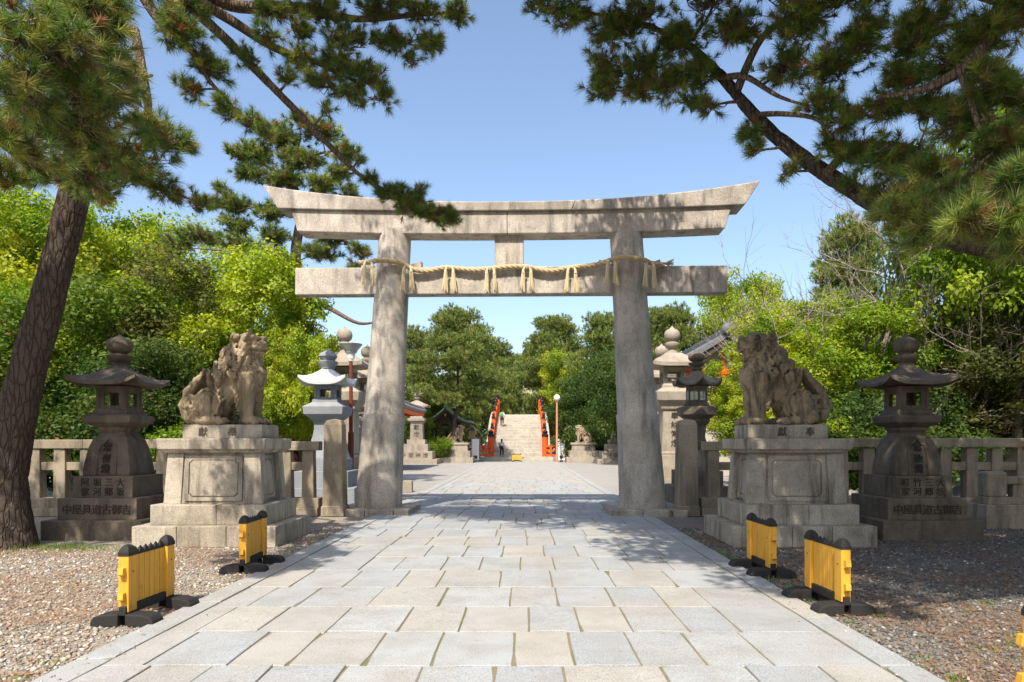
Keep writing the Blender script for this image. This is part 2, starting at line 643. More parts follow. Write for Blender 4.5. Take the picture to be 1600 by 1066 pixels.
def pebbles(n, xr, yr, size, keep, warm):
    P = np.stack([nrg.uniform(*xr, n), yr[0] + (yr[1] - yr[0]) * nrg.random(n) ** 1.6, np.full(n, -.026)], 1)
    P = P[keep(P)]
    n = len(P)
    base = np.array([(1, 0, 0), (-.9, .2, 0), (.1, 1, 0), (-.1, -1, 0), (0, 0, .8), (0, 0, -.5)], dtype=float)
    s = size * (.45 + nrg.random((n, 1, 1)) ** 2 * 1.25) * nrg.uniform(.6, 1.15, (n, 6, 3))
    a = nrg.uniform(0, 6.28, n)
    V = base[None] * s
    ca, sa = np.cos(a)[:, None], np.sin(a)[:, None]
    tl = nrg.normal(0, .3, (n, 1))
    x, y, z = V[..., 0], V[..., 1], V[..., 2] + V[..., 0] * tl
    V = np.stack([x * ca - y * sa, x * sa + y * ca, z * .8], -1) + P[:, None, :]
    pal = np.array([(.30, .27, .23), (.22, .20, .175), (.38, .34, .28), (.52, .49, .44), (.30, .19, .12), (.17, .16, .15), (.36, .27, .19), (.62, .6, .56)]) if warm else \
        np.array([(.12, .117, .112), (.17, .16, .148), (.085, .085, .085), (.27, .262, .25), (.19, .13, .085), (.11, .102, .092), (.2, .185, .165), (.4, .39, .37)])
    C = pal[nrg.choice(8, n, p=[.2, .18, .2, .1, .1, .1, .09, .03])] * nrg.uniform(.8, 1.15, (n, 1))
    fs = [(0, 2, 4), (2, 1, 4), (1, 3, 4), (3, 0, 4), (2, 0, 5), (1, 2, 5), (3, 1, 5), (0, 3, 5)]
    return V.reshape(-1, 3), np.repeat(C, 6, 0), fs


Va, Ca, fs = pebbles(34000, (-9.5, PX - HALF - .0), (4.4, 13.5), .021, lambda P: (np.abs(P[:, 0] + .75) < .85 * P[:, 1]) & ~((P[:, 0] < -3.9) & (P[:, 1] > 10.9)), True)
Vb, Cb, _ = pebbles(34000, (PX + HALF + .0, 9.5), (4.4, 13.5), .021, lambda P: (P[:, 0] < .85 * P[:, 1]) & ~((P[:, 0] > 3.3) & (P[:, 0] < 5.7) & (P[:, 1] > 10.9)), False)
Vc, Cc, _ = pebbles(9000, (PX - HALF - .05, PX + HALF + .05), (4.4, 13.5), .014, lambda P: nrg.random(len(P)) < np.exp(-(HALF + .05 - np.abs(P[:, 0] - PX)) / .13), True)
Vc[:, 2] += .028
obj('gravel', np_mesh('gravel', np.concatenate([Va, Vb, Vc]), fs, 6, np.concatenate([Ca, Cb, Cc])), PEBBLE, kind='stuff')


# fallen pine needles: thin rusty slivers lying on the gravel
def fallen(n):
    x = np.where(nrg.random(n) < .5, nrg.uniform(-9.5, -3.35, n), nrg.uniform(2.85, 9.5, n))
    y = 4.4 + 9.5 * nrg.random(n) ** 1.3
    g = np.sin(x * 2.1 + 1.3 * np.sin(y * 1.7)) + np.sin(y * 2.6 + x)
    k = g > -.1
    x, y = x[k], y[k]
    n = len(x)
    a = nrg.uniform(0, 6.28, n)
    L = nrg.uniform(.04, .075, n)
    d = np.stack([np.cos(a), np.sin(a), nrg.normal(0, .08, n)], 1) * L[:, None]
    w = np.stack([-np.sin(a), np.cos(a), np.zeros(n)], 1) * .0032
    c = np.stack([x, y, nrg.uniform(-.012, .0, n)], 1)
    V = np.stack([c - d - w, c - d + w, c + d], 1).reshape(-1, 3)
    C = np.array([(.30, .15, .07)]) * nrg.uniform(.6, 1.4, (n, 1)) + np.array([(.05, .04, .02)]) * nrg.random((n, 1))
    return np_mesh('fallen_needles', V, [(0, 1, 2)], 3, np.repeat(C, 3, 0))


obj('fallen_needles', fallen(52000), PEBBLE, kind='stuff')


# weeds: blades at the foot of the left pine and tufts along the kerb
def grass(spots):
    V, C = [], []
    for (x, y, r, n, h) in spots:
        a = nrg.uniform(0, 6.28, n)
        d = r * np.sqrt(nrg.random(n))
        p = np.stack([x + d * np.cos(a) * 1.6, y + d * np.sin(a), np.full(n, -.03)], 1)
        t = nrg.uniform(0, 6.28, n)
        w = np.stack([np.cos(t), np.sin(t), np.zeros(n)], 1) * .005
        ln = h * nrg.uniform(.5, 1.2, n)
        tip = p + np.stack([nrg.normal(0, .35, n) * ln, nrg.normal(0, .35, n) * ln, ln], 1)
        V.append(np.stack([p - w, p + w, tip], 1).reshape(-1, 3))
        c = np.array([(.13, .24, .03)]) * nrg.uniform(.6, 1.5, (n, 1))
        C.append(np.repeat(c, 3, 0))
    return np_mesh('grass', np.concatenate(V), [(0, 1, 2)], 3, np.concatenate(C))


sp = [(-7.3, 10.9, .35, 260, .1), (-6.9, 10.7, .3, 160, .09), (-6.3, 10.75, .25, 90, .08), (-7.8, 10.5, .2, 80, .08)]
for k in range(70):
    sg = rng.choice((-1, 1))
    sp.append((PX + sg * (HALF + rng.uniform(.01, .16)), rng.uniform(4.6, 13), rng.uniform(.03, .1), rng.randint(8, 34), rng.uniform(.03, .065)))
for k in range(26):
    sp.append((rng.uniform(3.2, 5.2), rng.uniform(4.7, 7.2), rng.uniform(.03, .1), rng.randint(6, 26), rng.uniform(.03, .055)))
obj('grass', grass(sp), LEAF, kind='stuff')


# ------------------------------------------------------------------ torii
TX, TY = -.31, 16.3
torii = thing('torii_gate', 'huge weathered granite gate with two round pillars straddling the paved path', 'torii gate', (TX, TY, 0), R(-1.4))


def pillar(sx):
    xb, xt = sx * 3.07, sx * 2.67
    zt = 6.5
    m = MB()
    prof = []
    for i in range(25):
        t = i / 24
        z = .12 + t * (zt - .12)
        prof.append((z, .53 - .16 * t - .02 * math.sin(math.pi * t), xb + (xt - xb) * (z / zt)))
    m.loft([[(cx + r * math.cos(a), r * math.sin(a), z) for a in [2 * math.pi * j / 40 for j in range(40)]] for z, r, cx in prof if z > 2.2])
    o = obj('pillar', m.mesh(smooth=40), GRANITE, torii)
    zj = min(z for z, r, c in prof if z > 2.2)
    low = MB()
    low.loft([[(cx + (r + .012) * math.cos(a), (r + .012) * math.sin(a), z) for a in [2 * math.pi * j / 40 for j in range(40)]] for z, r, cx in
              [p for p in prof if p[0] < zj] + [(zj - .004, prof[0][1] - .16 * (zj / zt) + .0, xb + (xt - xb) * zj / zt)]])
    obj('pillar_base', low.mesh(smooth=40), GRANITE, o)
    pl = [(-.86, -.12), (-.12, .52), (.52, .86)]
    for a, b in pl:
        q = MB()
        q.slab(xb + a + .005, xb + b - .005, -.82, .8, -.05, .125 + rng.uniform(-.006, .006))
        obj('plinth_stone', q.mesh(), GRANITE_FINE, torii, .02)
    return o


for sx in (-1, 1):
    pillar(sx)


def lintel(ltop, lbot, zt, zb, dt, db, tlo, thi, p=2.3, slope=0.0):
    """curved beam piece between fractions tlo and thi of its half length"""
    rings = []
    n = 20
    for i in range(n + 1):
        t = tlo + (thi - tlo) * i / n
        a = abs(t) ** p
        z1, z0 = zt[0] + (zt[1] - zt[0]) * a, zb[0] + (zb[1] - zb[0]) * a
        rings.append([(t * lbot, -db, z0), (t * lbot, db, z0), (t * ltop, dt, z1 - slope), (t * ltop, 0, z1 + slope), (t * ltop, -dt, z1 - slope)])
    return MB().loft(rings)


for a, b in ((-1, -.31), (-.308, .265), (.267, 1)):
    m = lintel(5.63, 5.30, (7.10, 7.52), (6.862, 6.955), .40, .37, a, b, 2.3, .05)
    obj('top_lintel', m.mesh(), GRANITE, torii, .018)
for a, b in ((-1, -.012), (-.010, 1)):
    m = lintel(5.02, 4.87, (6.86, 6.95), (6.36, 6.45), .30, .29, a, b)
    obj('under_lintel', m.mesh(), GRANITE, torii, .018)
q = MB().box((0, 0, 5.325), (9.92, .36, .62))
obj('tie_beam', q.mesh(), GRANITE, torii, .018)
q = MB().box((-.02, 0, 6.0), (.66, .30, .74), (1.0, 1.0))
obj('strut', q.mesh(), GRANITE, torii, .018)
for sx in (-1, 1):
    for s2, w in ((-1, .30), (1, .30)):
        xc = sx * 2.745 + s2 * .40
        q = MB()
        q.prism([(xc, 5.637), (xc + s2 * w, 5.637), (xc + s2 * w, 5.80), (xc, 5.70)], -.12, .12)
        obj('wedge', q.mesh(), GRANITE, torii, .01)

# straw rope slung along the tie beam, wound over the pillars
rope = thing('straw_rope', 'twisted straw rope hung across the front of the stone gate beam', 'sacred rope', (TX, TY, 0), R(-1.4))


def zof(py):
    return 1.6 + (692 - py) / 67.5


key = [(566, 413, -.30), (585, 415, -.48), (600, 413, -.52), (620, 414, -.48), (636, 418, -.36), (650, 424, -.30), (672, 426, -.27), (700, 421, -.26), (740, 425, -.27), (768, 423, -.27),
       (800, 420, -.27), (824, 421, -.27), (858, 427, -.27), (892, 422, -.27), (930, 418, -.28), (950, 413, -.38), (965, 411, -.5), (980, 412, -.53), (998, 414, -.48), (1010, 416, -.34), (1022, 418, -.28), (1034, 418, -.27)]
ctrl = [Vector(((px - 797) / 67.5, y, zof(py) - .02)) for px, py, y in key]
pts = []
for i in range(len(ctrl) - 1):
    p0, p1, p2, p3 = ctrl[max(i - 1, 0)], ctrl[i], ctrl[i + 1], ctrl[min(i + 2, len(ctrl) - 1)]
    for j in range(10):
        t = j / 10
        pts.append(.5 * ((2 * p1) + (p2 - p0) * t + (2 * p0 - 5 * p1 + 4 * p2 - p3) * t * t + (3 * p1 - p0 - 3 * p2 + p3) * t ** 3))
m = MB()
for k in range(3):
    s = 0.0
    strand = []
    for i, p in enumerate(pts):
        if i:
            s += (p - pts[i - 1]).length
        d = (pts[min(i + 1, len(pts) - 1)] - pts[max(i - 1, 0)]).normalized()
        u = Vector((0, 0, 1)).cross(d).normalized()
        w = d.cross(u)
        a = s * 2 * math.pi / .36 + k * 2 * math.pi / 3
        strand.append(p + (u * math.cos(a) + w * math.sin(a)) * .028)
    m.tube(strand, .034, 7)
obj('strand', m.mesh(smooth=60), ROPE, rope)
for px, py, y in ((583, 418, -.50), (641, 424, -.38), (705, 425, -.33), (768, 427, -.33), (824, 426, -.33), (892, 427, -.33), (952, 418, -.42), (1010, 421, -.40)):
    m = MB()
    x, z = (px - 797) / 67.5, zof(py)
    for sgn in (-1, 1):
        cx = x + sgn * .085
        m.tube([(x + sgn * .05, y - .03, z + .04), (cx, y - .035, z - .03), (cx, y - .03, z - .1)], [.022, .03, .04], 8)
        for q in range(26):
            a, rr = rng.uniform(0, 6.28), math.sqrt(rng.random())
            ex = cx + sgn * .02 + rr * math.cos(a) * .072
            ey = y - .03 + rr * math.sin(a) * .05
            m.tube([(cx + rr * math.cos(a) * .03, y - .03 + rr * math.sin(a) * .03, z - .08), ((cx + ex) / 2 + rng.uniform(-.01, .01), (y - .03 + ey) / 2, z - .28), (ex, ey, z - .5 + rng.uniform(-.05, .04))], [.012, .012, .006], 4)
    obj('tassel', m.mesh(smooth=60), STRAW, rope)
m = MB()
for q in range(14):
    m.tube([(3.5, -.27, zof(418)), (3.62, -.27 + rng.uniform(-.04, .04), zof(418) + rng.uniform(-.05, .06)), (3.72, -.27 + rng.uniform(-.07, .07), zof(418) + rng.uniform(-.12, .1))], [.012, .012, .005], 4)
obj('frayed_end', m.mesh(smooth=60), ROPE, rope)
# ------------------------------------------------------------------ guardian lions
def spiral(m, c, r, ax, turns=1.6, th=.03, n=26, start=0.0, sgn=1):
    """a carved curl: spiral tube in the plane across ax, standing a little proud at its centre"""
    ax = Vector(ax).normalized()
    u = ax.orthogonal().normalized()
    w = ax.cross(u)
    pts, rad = [], []
    for i in range(n):
        t = i / (n - 1)
        a = start + sgn * t * turns * 2 * math.pi
        rr = r * (1 - .86 * t)
        pts.append(Vector(c) + (u * math.cos(a) + w * math.sin(a)) * rr + ax * (.5 * th * t))
        rad.append(th * (1 - .35 * t))
    m.tube(pts, rad, 7)


def lion_mesh(sx, mouth_open, seed):
    r = random.Random(seed)
    m = MB()

    def E(c, rad, ry=0.0, rz=0.0):
        m.ball(c, rad, 20, 12, Euler((0, R(ry), R(rz))).to_matrix())

    # trunk
    E((-.10, 0, .52), (.46, .235, .27), -48)
    E((-.33, 0, .33), (.31, .28, .31))
    E((.20, 0, .83), (.31, .275, .34), -12)
    E((.36, 0, .80), (.22, .235, .25))
    E((.27, 0, 1.04), (.25, .22, .24))
    E((.12, 0, 1.0), (.22, .2, .3), -30)
    E((.06, 0, 1.03), (.20, .205, .34), -28)
    E((-.15, 0, .72), (.24, .225, .27), -30)
    for s in (-1, 1):
        # haunch, hock, hind paw
        E((-.28, s * .23, .30), (.25, .115, .27), 10)
        m.tube([(-.42, s * .26, .2), (-.50, s * .27, .10), (-.38, s * .28, .08)], [.12, .1, .1], 12)
        E((-.27, s * .28, .075), (.27, .105, .085))
        for k in range(4):
            E((-.06 + .01 * k, s * .28 + (k - 1.5) * .055, .062), (.085, .036, .062))
        # foreleg
        m.tube([(.30, s * .16, .84), (.31, s * .19, .62), (.335, s * .19, .40), (.325, s * .185, .2), (.33, s * .185, .07)], [.165, .145, .115, .105, .115], 16)
        E((.38, s * .185, .07), (.17, .125, .085))
        for k in range(4):
            E((.49, s * .185 + (k - 1.5) * .062, .06), (.08, .038, .062))
        # elbow tuft: scroll line down the back of the leg
        for k in range(6):
            spiral(m, (.165 - .012 * k + .004 * k * k, s * .21, .72 - .085 * k), .055, (0, s, 0), 1.2, .02, 16, 2.2)
        m.tube([(.18, s * .17, .78), (.15, s * .18, .5), (.2, s * .17, .22)], [.07, .055, .03], 8)
    # tail: curl at the root and an upright plume of strands
    spiral(m, (-.60, -.12, .36), .15, (0, -1, 0), 1.5, .055, 30, 0.4)
    spiral(m, (-.60, .12, .36), .15, (0, 1, 0), 1.5, .055, 30, 0.4)
    m.tube([(-.52, 0, .08), (-.68, 0, .14), (-.74, 0, .32), (-.66, 0, .52)], [.1, .13, .14, .12], 12)
    for k in range(5):
        y = (k - 2) * .05
        m.tube([(-.70, y, .28), (-.67 + .01 * k, y * 1.3, .55), (-.54 + .012 * abs(k - 2), y * 1.2, .75), (-.44, y * .5, .97 - .04 * abs(k - 2))], [.07, .075, .06, .018], 9)
    # head, turned towards the approach (-Y)
    H = Matrix.Rotation(R(-26), 3, 'Z')
    hc = Vector((.33, -.03, 1.32))

    def h(p):
        return hc + H @ Vector(p)

    def EH(c, rad, ry=0.0):
        m.ball(h(c), rad, 18, 12, H @ Euler((0, R(ry), 0)).to_matrix())

    EH((0, 0, 0), (.235, .215, .21))
    EH((-.06, 0, .06), (.2, .2, .18))
    EH((.17, 0, .0), (.13, .15, .09))                       # upper muzzle
    EH((.265, 0, .045), (.06, .085, .05))                   # nose
    EH((.27, -.055, .02), (.04, .04, .035))
    EH((.27, .055, .02), (.04, .04, .035))
    jaw = -.155 if mouth_open else -.105
    EH((.13, 0, jaw), (.14, .13, .055), 14 if mouth_open else 3)
    EH((.19, 0, jaw - .03), (.05, .07, .05))
    if mouth_open:
        EH((.12, 0, -.09), (.10, .07, .03), 8)
        for s in (-1, 1):
            m.tube([h((.24, s * .085, -.06)), h((.245, s * .085, -.125))], [.022, .008], 6)
            for k in range(4):
                m.tube([h((.20 - .04 * k, s * .12, -.07)), h((.20 - .04 * k, s * .118, -.105))], [.02, .014], 6)
    for s in (-1, 1):
        # heavy brow, bulging eye, cheek, lip roll
        m.tube([h((.20, s * .02, .11)), h((.2, s * .09, .14)), h((.13, s * .17, .13)), h((.05, s * .21, .09))], [.04, .05, .045, .03], 9)
        EH((.175, s * .095, .075), (.045, .05, .045))
        EH((.06, s * .18, -.03), (.1, .06, .085))
        m.tube([h((.285, s * .03, -.03)), h((.25, s * .105, -.035)), h((.15, s * .16, -.025)), h((.05, s * .205, -.06 if mouth_open else -.04))], [.028, .034, .034, .025], 8)
        spiral(m, h((.02, s * .2, -.05)), .055, H @ Vector((.2, s, 0)), 1.3, .022, 16)
        # drooping ear
        m.tube([h((-.05, s * .19, .13)), h((-.11, s * .25, .15)), h((-.19, s * .27, .10))], [.055, .07, .02], 9)
        # beard
        for k in range(5):
            m.tube([h((.16 - .055 * k, s * (.06 + .03 * k), jaw - .01)), h((.13 - .06 * k, s * (.08 + .035 * k), jaw - .12)), h((.15 - .07 * k, s * (.07 + .04 * k), jaw - .19))], [.035, .04, .012], 8)
    if not mouth_open:
        m.tube([h((-.0, 0, .18)), h((-.01, 0, .26)), h((-.04, 0, .31))], [.06, .045, .012], 9)   # the horned one
    else:
        EH((-.02, 0, .19), (.13, .13, .05))
    # mane: tiers of curls over neck, nape and chest, each ending a lock
    for tier in range(4):
        for k in range(9):
            a = R(-150 + 300 * k / 8)
            rr = .215 + .045 * tier
            zc = 1.27 - .15 * tier
            cx = .20 - .06 * tier
            d = Vector((-math.cos(a), math.sin(a), 0))
            p = Vector((cx, -.01, zc)) + d * rr * Vector((1.0, 1.0, 0)).length / 1.414
            p.z += r.uniform(-.02, .02) + (.03 if k % 2 else -.02)
            out = (d + Vector((0, 0, .15))).normalized()
            spiral(m, p + out * .02, .062 + .008 * tier, out, 1.45, .027, 20, r.uniform(0, 6.28), r.choice((-1, 1)))
            m.tube([p, p + Vector((0, 0, -.09)) + out * .01, p + Vector((0, 0, -.17)) - out * .015], [.05, .045, .014], 7)
    for k in range(7):                                     # mane lying along the nape and down the back
        t = k / 6
        p = Vector((.05 - .38 * t, 0, 1.37 - .54 * t))
        m.ball(p, (.062, .075, .062), 12, 8)
        m.tube([p + Vector((.02, 0, .02)), p + Vector((-.045, 0, -.015)), p + Vector((-.06, 0, -.07))], [.06, .05, .015], 8)
        for s in (-1, 1):
            q = p + Vector((.075, s * (.175 + .02 * math.sin(3 * t)), -.045))
            spiral(m, q, .066, (-.25, s, .12), 1.5, .029, 20, 1 + k, s)
            if k < 6:
                spiral(m, p + Vector((.19, s * .215, -.15)), .062, (-.05, s, .05), 1.5, .027, 20, 2 + k, -s)
            if k % 2 == 0 and k < 5:
                q = p + Vector((.10, s * .215, -.24))
                m.tube([q, q + Vector((-.03, s * .02, -.09)), q + Vector((-.015, s * .005, -.17))], [.05, .045, .012], 7)
    for s in (-1, 1):                                      # chest curls and shoulder scroll
        for (x, z, q) in ((.40, 1.02, .07), (.47, .93, .055), (.30, .98, .075), (.22, .88, .065), (.36, .9, .05)):
            spiral(m, (x, s * (.20 - .2 * max(0, x - .35)), z), q, (.35, s, .1), 1.5, .024, 20, 1 + x * 9, s)
        for k in range(3):                                 # ribs of the flank
            m.tube([(-.02 - .07 * k, s * .2, .74 - .09 * k), (-.08 - .07 * k, s * .235, .55 - .07 * k), (-.05 - .06 * k, s * .2, .36 - .03 * k)], [.02, .03, .015], 6)
        m.tube([(-.09, s * .3, .48), (-.05, s * .33, .36), (-.1, s * .33, .2), (-.2, s * .33, .14)], [.02, .026, .026, .015], 6)
        m.tube([(-.46, s * .26, .48), (-.3, s * .3, .58), (-.15, s * .29, .54), (-.09, s * .3, .46)], [.015, .026, .026, .02], 6)
    if sx < 0:
        m.v = [(-x, y, z) for x, y, z in m.v]
        m.f = [tuple(reversed(f)) for f in m.f]
    me = m.mesh('guardian_lion')
    o = bpy.data.objects.new('tmp', me)
    COL.objects.link(o)
    rm = o.modifiers.new('r', 'REMESH')
    rm.mode = 'VOXEL'
    rm.voxel_size = .009
    sm = o.modifiers.new('s', 'SMOOTH')
    sm.factor = .5
    sm.iterations = 1
    dc = o.modifiers.new('d', 'DECIMATE')
    dc.ratio = .42
    dg = bpy.context.evaluated_depsgraph_get()
    out = bpy.data.meshes.new_from_object(o.evaluated_get(dg))
    bpy.data.objects.remove(o)
    out.polygons.foreach_set('use_smooth', [True] * len(out.polygons))
    # chisel marks follow the form
    co = np.empty(len(out.vertices) * 3, dtype=np.float32)
    out.vertices.foreach_get('co', co)
    co = co.reshape(-1, 3)
    no = np.empty(len(out.vertices) * 3, dtype=np.float32)
    out.vertices.foreach_get('normal', no)
    no = no.reshape(-1, 3)
    gr = np.sin(co[:, 0] * 70 + 9 * np.sin(co[:, 2] * 7) + 20 * co[:, 1]) * .0065
    co += no * gr[:, None]
    co[:, 2] = np.maximum(co[:, 2], 0)
    out.vertices.foreach_set('co', co.ravel())
    out.update()
    out.materials.clear()
    out.materials.append(STATUE)
    return out


LION_L = lion_mesh(1, False, 1)
LION_R = lion_mesh(-1, True, 2)
# the two plinths differ by half a hand in distance, as in the photograph
for sx, cx, me, lab in ((-1, -4.86, LION_L, 'seated stone guardian lion-dog with closed mouth and small horn, tail to the left'), (1, 4.20, LION_R, 'seated stone guardian lion-dog with open mouth, head to the left, in the shade')):
    o = obj('guardian_lion', me)
    tag(o, lab, 'statue', 'guardian lions by the gate')
    o.location = (cx, 11.72, 1.893)
    o.scale = (1.0, 1.0, .985) if sx < 0 else (1.06, 1.0, .985)


def pedestal(cx, label, chars, mirror):
    y0 = 10.93
    t = thing('statue_pedestal', label, 'pedestal', (cx, y0, -.03), 0, 'pedestals of the guardian lions')
    # lowest step: separate blocks
    xs = [-1.12, -.2, .42, 1.12] if mirror else [-1.12, -.42, .35, 1.12]
    for a, b in zip(xs, xs[1:]):
        obj('step_stone', MB().slab(a + .003, b - .003, 0, .6, 0, .33).mesh(), GRANITE_FINE, t, .012)
    for a, b in ((.603, 1.2), (1.203, 1.8)):
        for u0, u1 in ((-1.117, -.004), (.004, 1.117)):
            obj('step_stone', MB().slab(u0, u1, a, b, 0, .33).mesh(), GRANITE_FINE, t, .012)
    for a, b in ((-.92, .12), (.126, .92)):
        obj('upper_step', MB().slab(a, b, .17, 1.62, .33, .65).mesh(), GRANITE_FINE, t, .012)
    # battered die with corner piers and sunk panels
    d = MB()
    d.loft([[(sx * .68, .9 + sy * .54, .65) for sx, sy in ((-1, -1), (1, -1), (1, 1), (-1, 1))][0:4],
            [(sx * .62, .9 + sy * .50, 1.47) for sx, sy in ((-1, -1), (1, -1), (1, 1), (-1, 1))]])
    die = obj('die', d.mesh(), GRANITE_FINE, t, .006)
    for sx in (-1, 1):
        for sy in (-1, 1):
            p = MB()
            p.loft([[(sx * (.655 + a), .9 + sy * (.49 + b), z) for a, b in ((-.14, -.13), (.14, -.13), (.14, .08), (-.14, .08))] if z < 1 else
                    [(sx * (.61 + a), .9 + sy * (.455 + b), z) for a, b in ((-.13, -.13), (.13, -.13), (.13, .08), (-.13, .08))] for z in (.65, 1.47)])
            obj('corner_pier', p.mesh(), GRANITE_FINE, t, .01)

    def panel(pts, depth_dir, parent):
        """raised frame around a smooth cushion panel with notched corners"""

    def notched(w, h, k):
        return [(-w + k, -h), (w - k, -h), (w - k * .6, -h + k * .6), (w, -h + k), (w, h - k), (w - k * .6, h - k * .6), (w - k, h), (-w + k, h), (-w + k * .6, h - k * .6), (-w, h - k), (-w, -h + k), (-w + k * .6, -h + k * .6)]

    # front panel lies on the sloping front face; side panels likewise
    def front(x, z, off):
        f = (z - .65) / .82
        return (x, .9 - (.54 - .04 * f) - off, z)
    faces = [(front, .46, .36)]
    for sx in (-1, 1):
        def side(y, z, off, sx=sx):
            f = (z - .65) / .82
            return (sx * ((.68 - .06 * f) + off), .9 + y, z)
        faces.append((side, .30, .36))
    c = 1.06
    for fn, w, h in faces:
        O, I, K = notched(w, h, .012), notched(w - .06, h - .06, .05), notched(w - .072, h - .072, .046)
        q = MB()
        q.loft([[fn(x, c + z, -.01) for x, z in O], [fn(x, c + z, .026) for x, z in O], [fn(x, c + z, .026) for x, z in I], [fn(x, c + z, -.01) for x, z in I]], caps=False)
        obj('panel_frame', q.mesh(), GRANITE_FINE, die)
        q = MB()
        q.loft([[fn(x, c + z, -.01) for x, z in K], [fn(x, c + z, .012) for x, z in K], [fn(x * .97, c + z * .97, .022) for x, z in K]])
        obj('panel', q.mesh(), GRANITE_FINE, die)
    cp = MB()
    cp.square([(1.47, .78), (1.50, .80), (1.53, .85), (1.69, .865), (1.70, .85)], (0, .9, 0), .76)
    obj('cap', cp.mesh(), GRANITE_FINE, t, .008)
    pl = obj('plinth', MB().slab(-.645 + (-.1 if mirror else .1), .645 + (-.1 if mirror else .1), .45, 1.22, 1.70, 1.925).mesh(), GRANITE_FINE, t, .012)
    for ch, x in chars:
        g = MB()
        write(g, ch, x + (-.1 if mirror else .1), .447, 1.812, .145)
        obj('character', g.mesh(fix=False), INK, pl)
    return t


pedestal(-4.97, 'sunlit granite pedestal with panelled sides under the horned lion-dog', (('獻', -.31), ('奉', .16)), False)
pedestal(4.38, 'shaded granite pedestal with panelled sides under the open-mouthed lion-dog', (('獻', -.10), ('奉', .35)), True)


# ------------------------------------------------------------------ stone lanterns
def roof_rings(w, wt, z0, rise, lift, th, n=9, curve=1.6):
    """square hipped roof with hollow slopes and corners that turn up"""
    per = []
    for side in range(4):
        for j in range(n):
            s = -1 + 2 * j / n
            a = [(s, -1), (1, s), (-s, 1), (-1, -s)][side]
            per.append((a, s))
    rings = []

    def ring(v, dz):
        hw = w + (wt - w) * v
        return [(a[0] * hw, a[1] * hw, z0 + rise * v ** curve * (1 if v < 1 else 1) + lift * abs(s) ** 3.2 * (1 - v) ** 2 + dz) for a, s in per]
    rings.append([(x * .55, y * .55, z0 + .02) for x, y, z in ring(0, 0)])
    rings.append([(x * .97, y * .97, z - th * .1) for x, y, z in ring(0, -th * .0)])
    for v in (0, .0001, .15, .3, .45, .6, .75, .88, 1):
        rings.append(ring(v, th if v > 0 else 0.0))
    return rings


